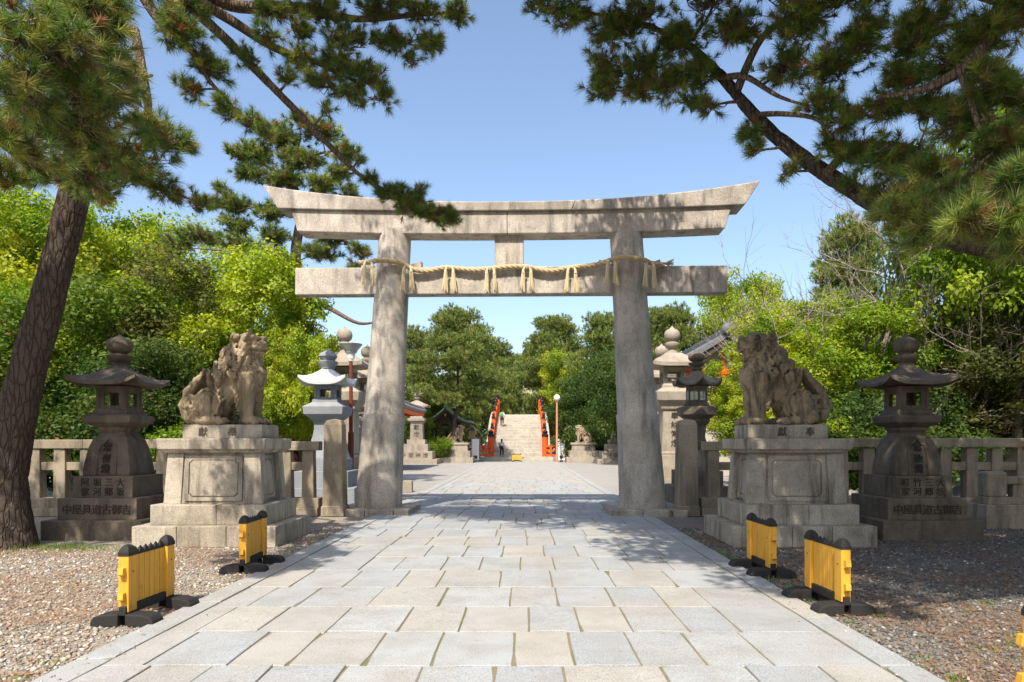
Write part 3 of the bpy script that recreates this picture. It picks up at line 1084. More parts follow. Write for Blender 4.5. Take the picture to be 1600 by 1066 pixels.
def stone_lantern(name, label, loc, mat, spec, group=None, rz=0.0, letters=None):
    """spec: dict of stacked members, heights measured from the ground"""
    t = thing(name, label, 'stone lantern', loc, rz, group)
    for i, (z0, z1, hw) in enumerate(spec['steps']):
        b = MB().slab(-hw, hw, -hw, hw, z0, z1)
        o = obj('base_step', b.mesh(), mat, t, .014)
        if letters and i in letters:
            for ch, x, z, s in letters[i]:
                g = MB()
                write(g, ch, x, -hw - .002, z, s)
                obj('character', g.mesh(fix=False), INK_RED, o)
    n = spec.get('n', 4)
    rot = math.pi / n if n != 4 else math.pi / 4
    sh = MB()
    sh.lathe(spec['shaft'], n, rot=rot, apothem=True)
    so = obj('shaft', sh.mesh(smooth=40), mat, t, .012 if n == 4 else 0)
    if letters and 'shaft' in letters:
        for ch, x, y, z, s, lean in letters['shaft']:
            g = MB()
            write(g, ch, x, y, z, s, lean)
            obj('character', g.mesh(fix=False), INK_RED, so)
    if spec.get('niche'):
        # cartouche: raised ogee border on the front of the shaft
        z0, z1, w, yb, yt = spec['niche']
        P = [(-w, 0), (-w * .92, .62), (-w * .75, .80), (-w * .4, .86), (0, 1.0), (w * .4, .86), (w * .75, .80), (w * .92, .62), (w, 0)]
        g = MB()
        g.tube([(x, yb + (yt - yb) * q - .0, z0 + (z1 - z0) * q) for x, q in P], .021, 6)
        obj('cartouche', g.mesh(smooth=50), mat, so)
    pf = MB()
    pf.lathe(spec['platform'], n, rot=rot, apothem=True)
    obj('platform', pf.mesh(), mat, t, .01)
    fz0, fz1, fw = spec['firebox']
    fb = MB()
    k = 1 / math.cos(math.pi / n)
    for j in range(n):
        a = rot + 2 * math.pi * j / n
        pw = fw * (.2 if n == 4 else .14)
        fb.box((fw * .86 * k * math.cos(a), fw * .86 * k * math.sin(a), (fz0 + fz1) / 2), (pw, pw, fz1 - fz0), rz=a + math.pi / 4)
    hgt = fz1 - fz0
    fb.lathe([(fz0 - .004, fw * 1.10), (fz0 + hgt * .13, fw * 1.10), (fz0 + hgt * .17, fw * .98), (fz0 + hgt * .22, fw * .95)], n, rot=rot, apothem=True)
    fb.lathe([(fz1 - hgt * .16, fw * .93), (fz1 - .006, fw * .97)], n, rot=rot, apothem=True)
    fo = obj('firebox', fb.mesh(), mat, t, .008)
    for j in range(n):
        a = rot + math.pi / n + 2 * math.pi * j / n
        M = Matrix.Rotation(a + math.pi / 2, 3, 'Z')
        hw = fw * (.80 if n == 4 else .46)
        wf = MB()
        zc0, zc1 = fz0 + hgt * .2, fz1 - hgt * .15
        op = spec.get('opening', .62)
        for (x0, x1, a0, a1) in ((-hw, -hw * op, zc0, zc1), (hw * op, hw, zc0, zc1), (-hw * op, hw * op, zc0, zc0 + hgt * .1), (-hw * op, hw * op, zc1 - hgt * .1, zc1)):
            wf.slab(x0, x1, -fw * .90, -fw * .80, a0, a1)
        wf.v = [tuple(M @ Vector(v)) for v in wf.v]
        wo = obj('window_frame', wf.mesh(), mat, fo, .004)
        if spec.get('lattice'):
            lt = MB()
            q = spec['lattice']
            for i in range(1, q):
                x = -hw * op + 2 * hw * op * i / q
                lt.slab(x - .006, x + .006, -fw * .87, -fw * .85, zc0 + hgt * .1, zc1 - hgt * .1)
                z = zc0 + hgt * .1 + (zc1 - zc0 - hgt * .2) * i / q
                lt.slab(-hw * op, hw * op, -fw * .872, -fw * .862, z - .006, z + .006)
            lt.v = [tuple(M @ Vector(v)) for v in lt.v]
            obj('lattice', lt.mesh(fix=False), spec.get('lattice_mat', PLASTER), fo)
    rw, rt, rz0, rise, lift, th = spec['roof']
    rf = MB()
    if n == 4:
        rf.loft(roof_rings(rw, rt, rz0, rise, lift, th, curve=spec.get('curve', 1.6)))
    else:
        rings = []
        m_ = 8
        for v, dz, sc in [(0, .02, .5), (0, -.01, .97), (0, 0, 1)] + [(v, th, 1) for v in (0, .15, .3, .45, .6, .75, .88, 1)]:
            ring = []
            for j in range(n):
                for i in range(m_):
                    s = -1 + 2 * i / m_
                    a = rot + 2 * math.pi * j / n + (2 * math.pi / n) * (i / m_)
                    hw = (rw + (rt - rw) * v) * sc
                    al = (i / m_ - .5) * 2 * math.pi / n
                    ring.append((hw / math.cos(al) * math.cos(a), hw / math.cos(al) * math.sin(a), rz0 + rise * v ** 1.6 + lift * abs(s) ** 3 * (1 - v) ** 2 * (1 if sc > .6 else 0) + dz))
            rings.append(ring)
        rf.loft(rings)
    ro = obj('roof', rf.mesh(smooth=38), spec.get('roof_mat', mat), t)
    fin = MB()
    fin.lathe(spec['finial'], spec.get('fin_n', 18))
    obj('finial', fin.mesh(smooth=50), mat, t)
    return t


def jewel(z, s, slender=1.0):
    """neck, lotus cup and onion jewel"""
    P = [(0, .17), (.06, .15), (.07, .115), (.11, .11), (.13, .16), (.19, .215), (.235, .215), (.25, .17), (.265, .125), (.285, .125), (.30, .16), (.345, .205), (.42, .222), (.49, .205), (.535, .155), (.56, .08), (.60, .03), (.64, .0)]
    return [(z + a * s * slender, b * s) for a, b in P]


NEAR = dict(steps=[(-.05, .30, .84), (.296, .66, .67), (.656, 1.03, .515)],
            shaft=[(1.028, .405), (1.10, .41), (1.30, .385), (1.52, .345), (1.66, .30), (1.74, .235), (1.80, .20)],
            niche=(1.06, 1.68, .17, -.425, -.315),
            platform=[(1.78, .21), (1.83, .25), (1.87, .25), (1.90, .32), (1.955, .40), (2.06, .415), (2.085, .39), (2.10, .33)],
            firebox=(2.098, 2.60, .275), opening=.58,
            roof=(.60, .15, 2.595, .27, .12, .055), curve=1.35,
            finial=jewel(2.915, 1.0))
top_r = [('町', -.245, .83), ('竹', -.06, .83), ('三', .12, .83), ('大', .29, .83)]
low_r = ['家', '河', '郷', '坂']


def base_letters(rows):
    a, b, c = rows
    n = len(c)
    return {1: [(ch, -.50 + 1.0 * i / (n - 1), .475, .165) for i, ch in enumerate(c)],
            2: [(ch, -.29 + .60 * i / 3, .925, .14) for i, ch in enumerate(a)] + [(ch, -.29 + .60 * i / 3, .765, .14) for i, ch in enumerate(b)],
            'shaft': [('常', 0, -.372, 1.53, .155, .22), ('夜', 0, -.408, 1.34, .15, .2), ('燈', 0, -.428, 1.16, .15, .08)]}


stone_lantern('stone_lantern', 'large dark stone lantern in shade between the pine trunk and the horned lion', (-7.2, 12.55, 0), GRANITE_DARK, NEAR, 'lanterns flanking the lions', letters=base_letters(('阿堀三大', '家河郷坂', '中屋具道古御吉')))
stone_lantern('stone_lantern', 'large dark stone lantern right of the open-mouthed lion pedestal', (6.82, 12.55, 0), GRANITE_DARK, NEAR, 'lanterns flanking the lions', letters=base_letters(('町竹三大', '家河郷坂', '中屋具道古御吉')))

# lanterns of the court beyond the balustrade
WHITE_STONE_LIT = stone('white_stone_lit', (.5, .51, .52), (.6, .6, .6), (.2, .2, .2), .3, .3)  # sunlit look painted into the lantern roof, against its shade-toned body
WHITE_SPEC = dict(steps=[(-.05, .45, 1.05), (.446, .9, .8), (.896, 1.25, .6)],
                  shaft=[(1.25, .56), (1.5, .48), (1.85, .37), (2.1, .33), (2.3, .34)],
                  platform=[(2.29, .36), (2.36, .4), (2.5, .57), (2.72, .60), (2.74, .56), (2.86, .36)],
                  firebox=(2.85, 3.34, .34), opening=.6,
                  roof=(.70, .14, 3.33, .42, .20, .07), curve=1.25, roof_mat=WHITE_STONE_LIT,
                  finial=[(3.82, .2), (3.9, .22), (3.97, .29), (4.03, .30), (4.06, .2), (4.1, .22), (4.18, .28), (4.27, .24), (4.33, .1), (4.36, .04), (4.45, .0)])
stone_lantern('stone_lantern', 'smooth pale grey lantern with shade-toned body and sunlit white curved roof behind the left balustrade', (-5.33, 19.2, 0), PALE_SHADED, WHITE_SPEC).scale = (.9, .9, .945)
stone_lantern('stone_lantern', 'second pale grey lantern, mostly hidden behind the horned lion', (-9.05, 22.5, 0), PALE_SHADED, WHITE_SPEC)

TALL = dict(steps=[(-.05, .45, 1.15), (.446, .85, .9), (.846, 1.2, .66)],
            shaft=[(1.2, .46), (1.28, .47), (1.3, .41), (2.68, .385), (2.7, .44), (2.76, .46)],
            platform=[(2.75, .44), (2.82, .46), (3.0, .60), (3.28, .63), (3.31, .58), (3.42, .42)],
            firebox=(3.41, 4.12, .37), opening=.72, lattice=5, lattice_mat=FARSTONE,
            roof=(.76, .25, 4.11, .36, .05, .12), curve=1.0,
            finial=jewel(4.58, 1.2, 1.24))
LT = {'shaft': [('奉', 0, -.395, 2.5, .24, .02), ('納', 0, -.4, 2.2, .24, .02), ('常', 0, -.407, 1.9, .24, .02), ('燈', 0, -.412, 1.6, .24, .02)]}
stone_lantern('stone_lantern', 'tall sunlit stone lantern with inscribed shaft beside the brown lamp post', (-6.0, 23.6, 0), FARSTONE, TALL, 'tall lanterns of the court', letters=LT)
stone_lantern('stone_lantern', 'tall stone lantern half hidden behind the left gate pillar', (-6.2, 28.0, 0), FARSTONE, TALL, 'tall lanterns of the court')
stone_lantern('stone_lantern', 'tall sunlit stone lantern with latticed firebox behind the right gate pillar', (4.98, 23.6, 0), FARSTONE, TALL, 'tall lanterns of the court', letters=LT)
stone_lantern('stone_lantern', 'tall stone lantern squeezed between the right gate pillar and its taller neighbour', (5.45, 27.8, 0), FARSTONE, TALL, 'tall lanterns of the court')

DARK_SPEC = dict(n=6, steps=[(-.05, .5, .95), (.496, .95, .75)],
                 shaft=[(.95, .6), (1.15, .55), (1.6, .38), (1.95, .27), (2.3, .30), (2.36, .36)],
                 platform=[(2.35, .36), (2.42, .42), (2.5, .42), (2.62, .62), (2.84, .64), (2.88, .5)],
                 firebox=(2.87, 3.5, .36), opening=.85, lattice=7, lattice_mat=WHITE,
                 roof=(.80, .13, 3.49, .42, .20, .06),
                 finial=[(3.96, .16), (4.02, .2), (4.08, .2), (4.1, .12), (4.14, .12), (4.18, .2), (4.28, .29), (4.33, .3), (4.35, .16), (4.4, .16), (4.44, .24), (4.55, .3), (4.7, .3), (4.8, .24), (4.83, .0)])
DARK_SPEC['finial'] = [(z - .32 * max(0, (z - 3.96) / .87), r) for z, r in DARK_SPEC['finial']]
stone_lantern('stone_lantern', 'dark six-sided lantern with white lattice windows behind the right balustrade', (4.72, 19.2, 0), BRONZE, DARK_SPEC).scale = (.76, .76, .9)

FAR = dict(steps=[(-.05, .35, 1.75), (.346, .95, 1.35), (.946, 1.5, .95), (1.496, 1.85, .7)],
           shaft=[(1.85, .48), (1.9, .5), (3.1, .46), (3.2, .5)],
           platform=[(3.19, .5), (3.3, .64), (3.5, .66), (3.52, .5)],
           firebox=(3.5, 4.35, .44), opening=.6,
           roof=(.95, .2, 4.34, .4, .08, .12), curve=1.1,
           finial=jewel(4.84, 1.2))
FL = {1: [(ch, -.85 + .56 * i, .65, .36) for i, ch in enumerate('中御神燈')], 'shaft': [('獻', 0, -.475, 2.8, .42, .02), ('燈', 0, -.485, 2.25, .42, .02)]}
stone_lantern('stone_lantern', 'far stepped stone lantern left of the green-roofed pavilion', (-8.3, 55, 0), FARSTONE, FAR, 'lanterns at the far edge of the court', letters=FL)
stone_lantern('stone_lantern', 'far stepped stone lantern beside the right gate pillar, dark trees behind', (7.35, 55, 0), FARSTONE, FAR, 'lanterns at the far edge of the court', letters=FL)


# ------------------------------------------------------------------ stone balustrades
def balustrade(label, x0, x1, Y, end_post=None, ztop=1.67, seed=0, foot=True):
    r = random.Random(seed)
    t = thing('stone_balustrade', label, 'fence', (0, Y, 0), 0, 'stone balustrades beside the gate')
    L = x1 - x0
    n = max(2, round(L / .56))
    step = L / n
    x = x0
    while x < x1 - .05:
        e = min(x1, x + r.uniform(1.4, 1.8))
        if x1 - e < .5:
            e = x1
        obj('base_stone', MB().slab(x + .004, e - .004, -.27, .27, -.02, .17).mesh(), FENCE, t, .012)
        obj('sill_stone', MB().slab(x + .003, e - .003, -.18, .18, .168, .38).mesh(), FENCE, t, .012)
        obj('top_rail', MB().slab(x + .002, e - .002, -.15, .15, ztop - .20, ztop + r.uniform(-.004, .004)).mesh(), FENCE, t, .014)
        x = e
    me = [MB().box((0, 0, .92), (.27, .25, 1.11), (.84 + .04 * k, .9)).mesh('post') for k in range(3)]
    for i in range(n):
        cx = x0 + step * (i + .5)
        o = obj('post', me[r.randrange(3)], FENCE, t, .014)
        o.location = (cx + r.uniform(-.01, .01), r.uniform(-.008, .008), 0)
        if i < n - 1:
            obj('mid_rail', MB().slab(cx + .11, cx + step - .11, -.07, .07, .99, 1.17).mesh(), FENCE, t, .01)
    if end_post is not None:
        p = MB()
        p.square([(-.02, .255), (.2, .25), (.205, .225), (2.0, .195), (2.09, .16), (2.13, .03)], (end_post, 0, 0))
        obj('end_post', p.mesh(), FENCE, t, .012)
    return t


balustrade('stone balustrade running behind the big lantern, left of the horned lion pedestal', -14.5, -6.05, 15.7, seed=1)
balustrade('short stone balustrade ending in a tall post beside the left gate pillar', -6.04, -4.52, 15.7, -4.2, 1.63, 2)
balustrade('short stone balustrade ending in a tall post beside the right gate pillar', 3.92, 5.64, 15.7, 3.63, 1.63, 3)
balustrade('long shaded stone balustrade right of the open-mouthed lion pedestal', 5.65, 16.5, 15.7, None, 1.70, 4)

t = thing('low_stone_fence', 'low stone railing with stubby posts at the right edge by the big lantern', 'fence', (0, 13.6, 0))
obj('base_stone', MB().slab(8.75, 10.6, -.3, .3, -.05, .42).mesh(), FENCE, t, .014)
obj('base_stone', MB().slab(10.605, 12.5, -.3, .3, -.05, .42).mesh(), FENCE, t, .014)
obj('base_stone', MB().slab(8.85, 12.5, -.2, .2, .418, .56).mesh(), FENCE, t, .014)
obj('top_rail', MB().slab(9.25, 12.5, -.11, .11, .80, .95).mesh(), FENCE, t, .03)
obj('end_post', MB().box((9.05, 0, .80), (.38, .34, .5)).mesh(), FENCE, t, .05, segs=3)
me = MB().box((0, 0, .68), (.2, .16, .25), (.9, .9)).mesh('post')
for k in range(9):
    obj('post', me, FENCE, t, .012).location = (9.5 + .36 * k, 0, 0)

# stray block and slabs lying beside the path beyond the gate
tag(obj('stone_block', MB().box((-4.05, 23.3, .16), (.75, .45, .38), rz=.06).mesh(), FARSTONE, bevel=.02), 'squared stone block lying on the gravel just past the left gate pillar', 'stone block')
tag(obj('stone_block', MB().box((3.95, 20.2, .14), (.9, .5, .34), rz=-.05).mesh(), FENCE, bevel=.02), 'dark squared stone block on the ground behind the right gate pillar', 'stone block')


# ------------------------------------------------------------------ timber barricades
def cap_dome(w, d, h, point=False):
    m = MB()
    P = [(0, 1.06), (h * .34, 1.06), (h * .36, 1.0), (h * .62, .86), (h * .82, .62), (h * .95, .34), (h, .08)] if not point else [(0, 1.06), (h * .3, 1.06), (h * .62, .66), (h, .06)]
    m.loft([[(sx * w / 2 * k, sy * d / 2 * k, z) for sx, sy in ((-1, -1), (1, -1), (1, 1), (-1, 1))] for z, k in P])
    return m.mesh('cap', smooth=34)


def foot_mesh(sg):
    """rounded rubber block reaching sideways (x) from the rail"""
    P = [(.035, 0.0), (.31, 0.0), (.325, .02), (.318, .06), (.285, .095), (.20, .115), (.035, .12)]
    m = MB()
    m.prism([(sg * x, z) for x, z in P], -.095, .095)
    return m.mesh('foot')


def barricade(label, loc, rz):
    t = thing('barricade', label, 'barricade', loc, rz, 'yellow timber barricades')
    L = .80
    pm = MB().box((0, 0, .36), (.105, .135, .52)).mesh('post')
    pc = cap_dome(.105, .135, .105)
    for s in (-1, 1):
        p = obj('post', pm, YELLOW, t, .006, loc=(0, s * (L / 2 - .07), 0))
        obj('cap', pc, RUBBER, p, loc=(0, 0, .618))
        for z in (.44, .21):
            hk = MB()
            hk.prism([(-.035, z - .055), (.035, z - .055), (.035, z + .055), (-.035, z + .055)], 0, .004)
            hk.loft([[(-.028, 0, z - .01), (.028, 0, z - .01), (.028, 0, z + .075), (-.028, 0, z + .075)], [(-.028, -.055, z + .015), (.028, -.055, z + .015), (.028, -.045, z + .075), (-.028, -.045, z + .075)]])
            if s > 0:
                hk.v = [(x, -y, z) for x, y, z in hk.v]
            obj('hook', hk.mesh(), YELLOW, p, .003, loc=(0, s * .069, 0))
        b = MB()
        b.ball((0, 0, 0), .008, 8, 5)
        for sd in (-1, 1):
            obj('bolt', b.mesh(), BLACKMETAL, p, loc=(sd * .054, 0, .47))
    n = 6
    w = (L - .28) / n
    sm = MB().box((0, 0, .385), (.034, w - .009, .45)).mesh('slat')
    sc = cap_dome(.036, w - .012, .078, True)
    for k in range(n):
        sl = obj('slat', sm, YELLOW, t, .004, loc=(0, -(L - .28) / 2 + w * (k + .5), 0))
        obj('cap', sc, RUBBER, sl, loc=(0, 0, .609))
    obj('bottom_rail', MB().box((0, 0, .115), (.075, L + .04, .085)).mesh(), RUBBER, t, .008)
    fm = {s: foot_mesh(s) for s in (-1, 1)}
    for s in (-1, 1):
        for d in (-1, 1):
            obj('foot', fm[d], RUBBER, t, .012, loc=(0, s * (L / 2 - .06), -.03))
    return t


b0 = barricade('yellow barricade nearest the camera on the left, on sunlit gravel beside the path', (-3.53, 6.62, 0), R(-2))
b0.scale = (.88, .97, .96)
copy_thing(b0, (-3.50, 9.13, 0), R(1.5), 'yellow barricade in front of the horned lion pedestal')
copy_thing(b0, (3.02, 7.02, 0), R(3), 'orange-yellow barricade nearest the camera on the right, at the shadow edge')
copy_thing(b0, (2.98, 8.83, 0), R(2), 'orange-yellow barricade in front of the shaded lion pedestal')
copy_thing(b0, (3.215, 3.95, .03), R(-90), 'yellow barricade cut off by the right edge of the picture')
copy_thing(b0, (-.58, 59.5, 0), R(90), 'small yellow barricade standing across the foot of the far steps')

# lamp posts
t = thing('lamp_post', 'slim brown lamp post with a flat conical shade beside the left gate pillar', 'lamp post', (-5.0, 20.4, 0))
m = MB()
m.lathe([(-.05, .085), (1.9, .085), (1.92, .06), (3.95, .052)], 14)
obj('pole', m.mesh(smooth=40), BROWNPOLE, t)
m = MB()
m.lathe([(3.94, .055), (3.98, .09), (4.02, .06), (4.03, .1), (4.2, .13), (4.21, .1)], 14)
obj('lamp_glass', m.mesh(smooth=40), WHITE, t)
m = MB()
m.lathe([(4.2, .16), (4.28, .19), (4.42, .31), (4.46, .33), (4.475, .30), (4.5, .06), (4.53, .05), (4.56, .0)], 20)
obj('lamp_shade', m.mesh(smooth=40), LAMPGREY, t)
t = thing('lamp_post', 'orange-painted lamp post with a round white globe right of the red bridge', 'lamp post', (2.75, 58, 0))
m = MB()
m.lathe([(-.05, .12), (.6, .12), (.65, .09), (4.95, .075), (5.0, .13), (5.08, .13)], 12)
obj('pole', m.mesh(smooth=40), PINKPOLE, t)
m = MB()
m.ball((0, 0, 5.3), .27, 18, 12)
obj('globe', m.mesh(smooth=60), GLOBE, t)
# ------------------------------------------------------------------ far edge of the court: bridge, halls, small things
BX, BY0, BY1 = -.50, 64.0, 80.0


def deck(y):
    u = min(1, max(0, (y - BY0) / (BY1 - BY0)))
    return .36 + 4.4 * math.sin(u * math.pi / 2)


br = thing('arched_bridge', 'steep arched bridge of pale stone steps between vermilion railings at the end of the path', 'bridge', (BX, 0, 0))
for k, (y0, z1, hw) in enumerate(((62.3, .17, 4.9), (62.75, .34, 4.6))):
    obj('landing', MB().slab(-hw, hw, y0, 64.3, -.05, z1).mesh(), STEP, br, .02)
N = 20
for i in range(N):
    y0 = BY0 + (BY1 - BY0) * i / N
    y1 = BY0 + (BY1 - BY0) * (i + 1) / N
    z1 = deck(y1)
    obj('step', MB().slab(-2.28, 2.28, y0, y1 + .25, deck(y0) - .7, z1).mesh(), STEP, br, .03)
for s in (-1, 1):
    # stone flank outside the railing
    rings = []
    for i in range(21):
        y = BY0 - .2 + (BY1 + 1 - BY0) * i / 20
        z = deck(y) + .32
        rings.append([(s * 2.62, y, -.1), (s * 3.0, y, -.1), (s * 3.0, y, z), (s * 2.62, y, z)])
    obj('parapet', MB().loft(rings).mesh(), STEP, br)
    for dz, w, h in ((1.10, .18, .22), (.72, .12, .17), (.34, .12, .17)):
        rings = []
        for i in range(21):
            y = BY0 - .1 + (BY1 + .5 - BY0) * i / 20
            z = deck(y) + dz
            rings.append([(s * 2.46 - w, y, z), (s * 2.46 + w, y, z), (s * 2.46 + w, y, z + h), (s * 2.46 - w, y, z + h)])
        obj('rail', MB().loft(rings).mesh(), VERMILION, br)
    for k in range(7):
        y = BY0 + .1 + k * (BY1 - BY0 - .4) / 6
        z = deck(y)
        big = k in (0, 6)
        r = .28 if big else .17
        H = 1.75 if big else 1.42
        p = obj('railing_post', MB().lathe([(z - .6, r), (z + H, r)], 14, (s * 2.46, y, 0)).mesh(smooth=40), VERMILION, br)
        m = MB().lathe([(z + H - .02, r * 1.06), (z + H + .22, r * 1.06), (z + H + .25, r * .7), (z + H + .32, r * .7), (z + H + .42, r * 1.02), (z + H + .52, r * .7), (z + H + .64, .01)], 14, (s * 2.46, y, 0))
        obj('finial', m.mesh(smooth=40), BLACKMETAL, p)
    # wing railings splayed at the foot
    for x in (2.95, 3.55, 4.15):
        p = obj('wing_post', MB().box((s * x, 63.6 - (x - 2.7) * .35, .9), (.17, .17, 1.2)).mesh(), VERMILION, br)
    for z in (.48, .92, 1.3):
        obj('wing_rail', MB().box((s * 3.4, 63.6 - .25, z), (1.85, .13, .16), rz=-s * .34).mesh(), VERMILION, br)


def hip_roof(hx, hy, rx, ry, z0, rise, lift, th, curve=1.35, n=12):
    rings = []
    per = []
    for side in range(4):
        for j in range(n):
            s = -1 + 2 * j / n
            a = [(s, -1), (1, s), (-s, 1), (-1, -s)][side]
            per.append((a, s))

    def ring(v, dz, sc=1.0):
        x, y = hx + (rx - hx) * v, hy + (ry - hy) * v
        return [(a[0] * x * sc, a[1] * y * sc, z0 + rise * v ** curve + lift * abs(s) ** 4 * (1 - v) ** 2 + dz) for a, s in per]
    rings.append([(x, y, z0 + .05) for x, y, z in ring(0, 0, .75)])
    rings.append(ring(0, 0, .985))
    for v in (0, .12, .26, .42, .6, .8, 1):
        rings.append(ring(v, th))
    return MB().loft(rings), ring


def hall(name, label, cat, loc, hx, hy, zw, roofh, over, roof_mat, wall_mat, lift=.35, ribs=True, rz=0.0, open_=False, ridge=.45):
    t = thing(name, label, cat, loc, rz)
    if open_:
        for sx in (-1, 1):
            for sy in (-1, 1):
                obj('post', MB().box((sx * hx, sy * hy, zw / 2), (.22, .22, zw + .1)).mesh(), DARKWOOD, t, .01)
        obj('beam', MB().slab(-hx - .3, hx + .3, -hy - .1, -hy + .1, zw - .45, zw - .15).mesh(), DARKWOOD, t)
        obj('basin', MB().box((0, 0, .45), (hx * 1.3, hy * .9, .9)).mesh(), FARSTONE, t, .03)
    else:
        obj('wall', MB().slab(-hx + .06, hx - .06, -hy + .06, hy - .06, -.1, zw).mesh(), wall_mat, t)
        k = max(2, round(hx / .9))
        pm = MB().box((0, 0, zw / 2 - .05), (.24, .24, zw + .1)).mesh('post')
        pm.materials.append(RED_WALL if wall_mat != PLASTER else VERMILION)
        for i in range(k + 1):
            for sy in (-1, 1):
                obj('post', pm, None, t, loc=(-hx + 2 * hx * i / k, sy * hy, 0))
        for z in (.5, zw * .62, zw - .12):
            obj('tie', MB().slab(-hx - .1, hx + .1, -hy - .09, -hy + .09, z - .11, z + .11).mesh(), RED_WALL if wall_mat != PLASTER else VERMILION, t)
            obj('tie', MB().slab(hx - .09, hx + .09, -hy - .1, hy + .1, z - .10, z + .10).mesh(), RED_WALL if wall_mat != PLASTER else VERMILION, t)
    mb, ring = hip_roof(hx + over, hy + over, hx * ridge, .12, zw, roofh, lift, .14)
    ro = obj('roof', mb.mesh(smooth=35), roof_mat, t)
    # fascia board under the eaves
    f = MB()
    r0, r1 = ring(0, -.02, .975), ring(0, -.22, .965)
    r2, r3 = ring(0, -.22, .93), ring(0, -.02, .93)
    f.loft([r0, r1, r2, r3, r0], caps=False)
    obj('fascia', f.mesh(), VERMILION if wall_mat is not None and not open_ else DARKWOOD, ro)
    rd = MB()
    rd.tube([(-hx * ridge - .2, 0, zw + roofh + .32), (0, 0, zw + roofh + .22), (hx * ridge + .2, 0, zw + roofh + .32)], [.2, .19, .2], 8)
    for sx in (-1, 1):
        for sy in (-1, 1):
            rd.tube([(sx * (hx * ridge + (hx + over - hx * ridge) * (1 - v)), sy * (.12 + (hy + over - .12) * (1 - v)), zw + roofh * v ** 1.35 + lift * (1 - v) ** 2 + .2) for v in (1, .8, .6, .4, .2, .05)], [.13] * 5 + [.15], 6)
    obj('ridge', rd.mesh(smooth=50), roof_mat, ro)
    if ribs:
        rb = MB()
        for sy in (-1, 1):
            x = -(hx + over) + .15
            while x < hx + over:
                vmax = 1 if abs(x) < hx * ridge else (hx + over - abs(x)) / (hx + over - hx * ridge)
                if vmax > .08:
                    vs = [vmax * q for q in (0, .25, .5, .75, 1)]
                    s = x / (hx + over)
                    rb.tube([(x, sy * (hy + over + (.12 - hy - over) * v), zw + roofh * v ** 1.35 + lift * abs(s) ** 4 * (1 - v) ** 2 + .17) for v in vs], .06, 5)
                x += .3
        for sx in (-1, 1):
            y = -(hy + over) + .15
            while y < hy + over:
                vmax = max(0, (hy + over - abs(y)) / (hy + over - .12))
                if vmax > .08:
                    vs = [vmax * q for q in (0, .25, .5, .75, 1)]
                    s = y / (hy + over)
                    rb.tube([(sx * (hx + over + (hx * ridge - hx - over) * v), y, zw + roofh * v ** 1.35 + lift * abs(s) ** 4 * (1 - v) ** 2 + .17) for v in vs], .06, 5)
                y += .3
        obj('tile_ribs', rb.mesh(fix=False), roof_mat, ro, kind='stuff')
    return t


hall('shrine_hall', 'red-walled hall with a grey tiled roof behind the left lanterns', 'shrine hall', (-12.9, 44, 0), 4.4, 3.6, 3.6, 2.3, 1.75, TILE, RED_WALL, .12)
t = thing('water_pavilion', 'small open pavilion with a curved green copper roof left of the red bridge', 'pavilion', (-6.45, 60, 0))
for sx in (-1, 1):
    for y in (-1.1, 1.1):
        obj('post', MB().box((sx * 1.15, y, 1.55), (.2, .2, 3.2)).mesh(), DARKWOOD, t, .01)
    obj('plate', MB().slab(sx * 1.15 - .12, sx * 1.15 + .12, -1.5, 1.5, 3.0, 3.22).mesh(), DARKWOOD, t)
obj('beam', MB().slab(-1.5, 1.5, -1.22, -1.0, 2.72, 2.98).mesh(), DARKWOOD, t)
for x in (-1.35, 1.35):
    obj('beam_end', MB().box((x, -1.3, 2.86), (.2, .1, .2)).mesh(), WHITE, t)
obj('basin', MB().box((0, 0, .45), (1.6, 1.1, .9)).mesh(), FARSTONE, t, .03)
CURVE = [(0, 4.62), (.22, 4.42), (.55, 4.12), (.95, 3.82), (1.4, 3.58), (1.85, 3.44), (2.15, 3.42)]
for sx in (-1, 1):
    r_ = obj('roof', MB().prism([(sx * x, z) for x, z in CURVE] + [(sx * x, z - .16) for x, z in reversed(CURVE)], -1.9, 1.9).mesh(smooth=30), COPPER, t)
    obj('gable_board', MB().prism([(sx * x, z - .17) for x, z in CURVE] + [(sx * x * .97, z - .40) for x, z in reversed(CURVE)], -1.84, -1.76).mesh(), DARKWOOD, t)
obj('gable_wall', MB().prism([(-1.3, 3.2), (1.3, 3.2), (.5, 3.9), (0, 4.3), (-.5, 3.9)], -1.2, -1.1).mesh(), DARKWOOD, t)
obj('gable_pendant', MB().prism([(-.12, 4.0), (.12, 4.0), (.0, 3.72)], -1.9, -1.85).mesh(), PINKPOLE, t)
obj('ridge', MB().slab(-.12, .12, -1.95, 1.95, 4.5, 4.74).mesh(), COPPER, t, .03)
hall('shrine_hall', 'distant shrine hall with a pale thatched roof above the top of the bridge', 'shrine hall', (1.2, 104, 2.4), 6.0, 4, 3.4, 4.6, 1.6, CYPRESS, RED_WALL, .5, False)
hall('shrine_hall', 'small distant hall with a pale green roof behind the globe lamp post', 'shrine hall', (5.2, 92, 1.6), 1.7, 1.7, 2.2, 2.3, .9, CYPRESS, RED_WALL, .3, False)
hall('shrine_hut', 'small red hut seen under the trees over the right balustrade', 'hut', (25.5, 41, 0), 1.6, 1.4, 2.0, .9, .5, TILE, RED_WALL, .15, False)

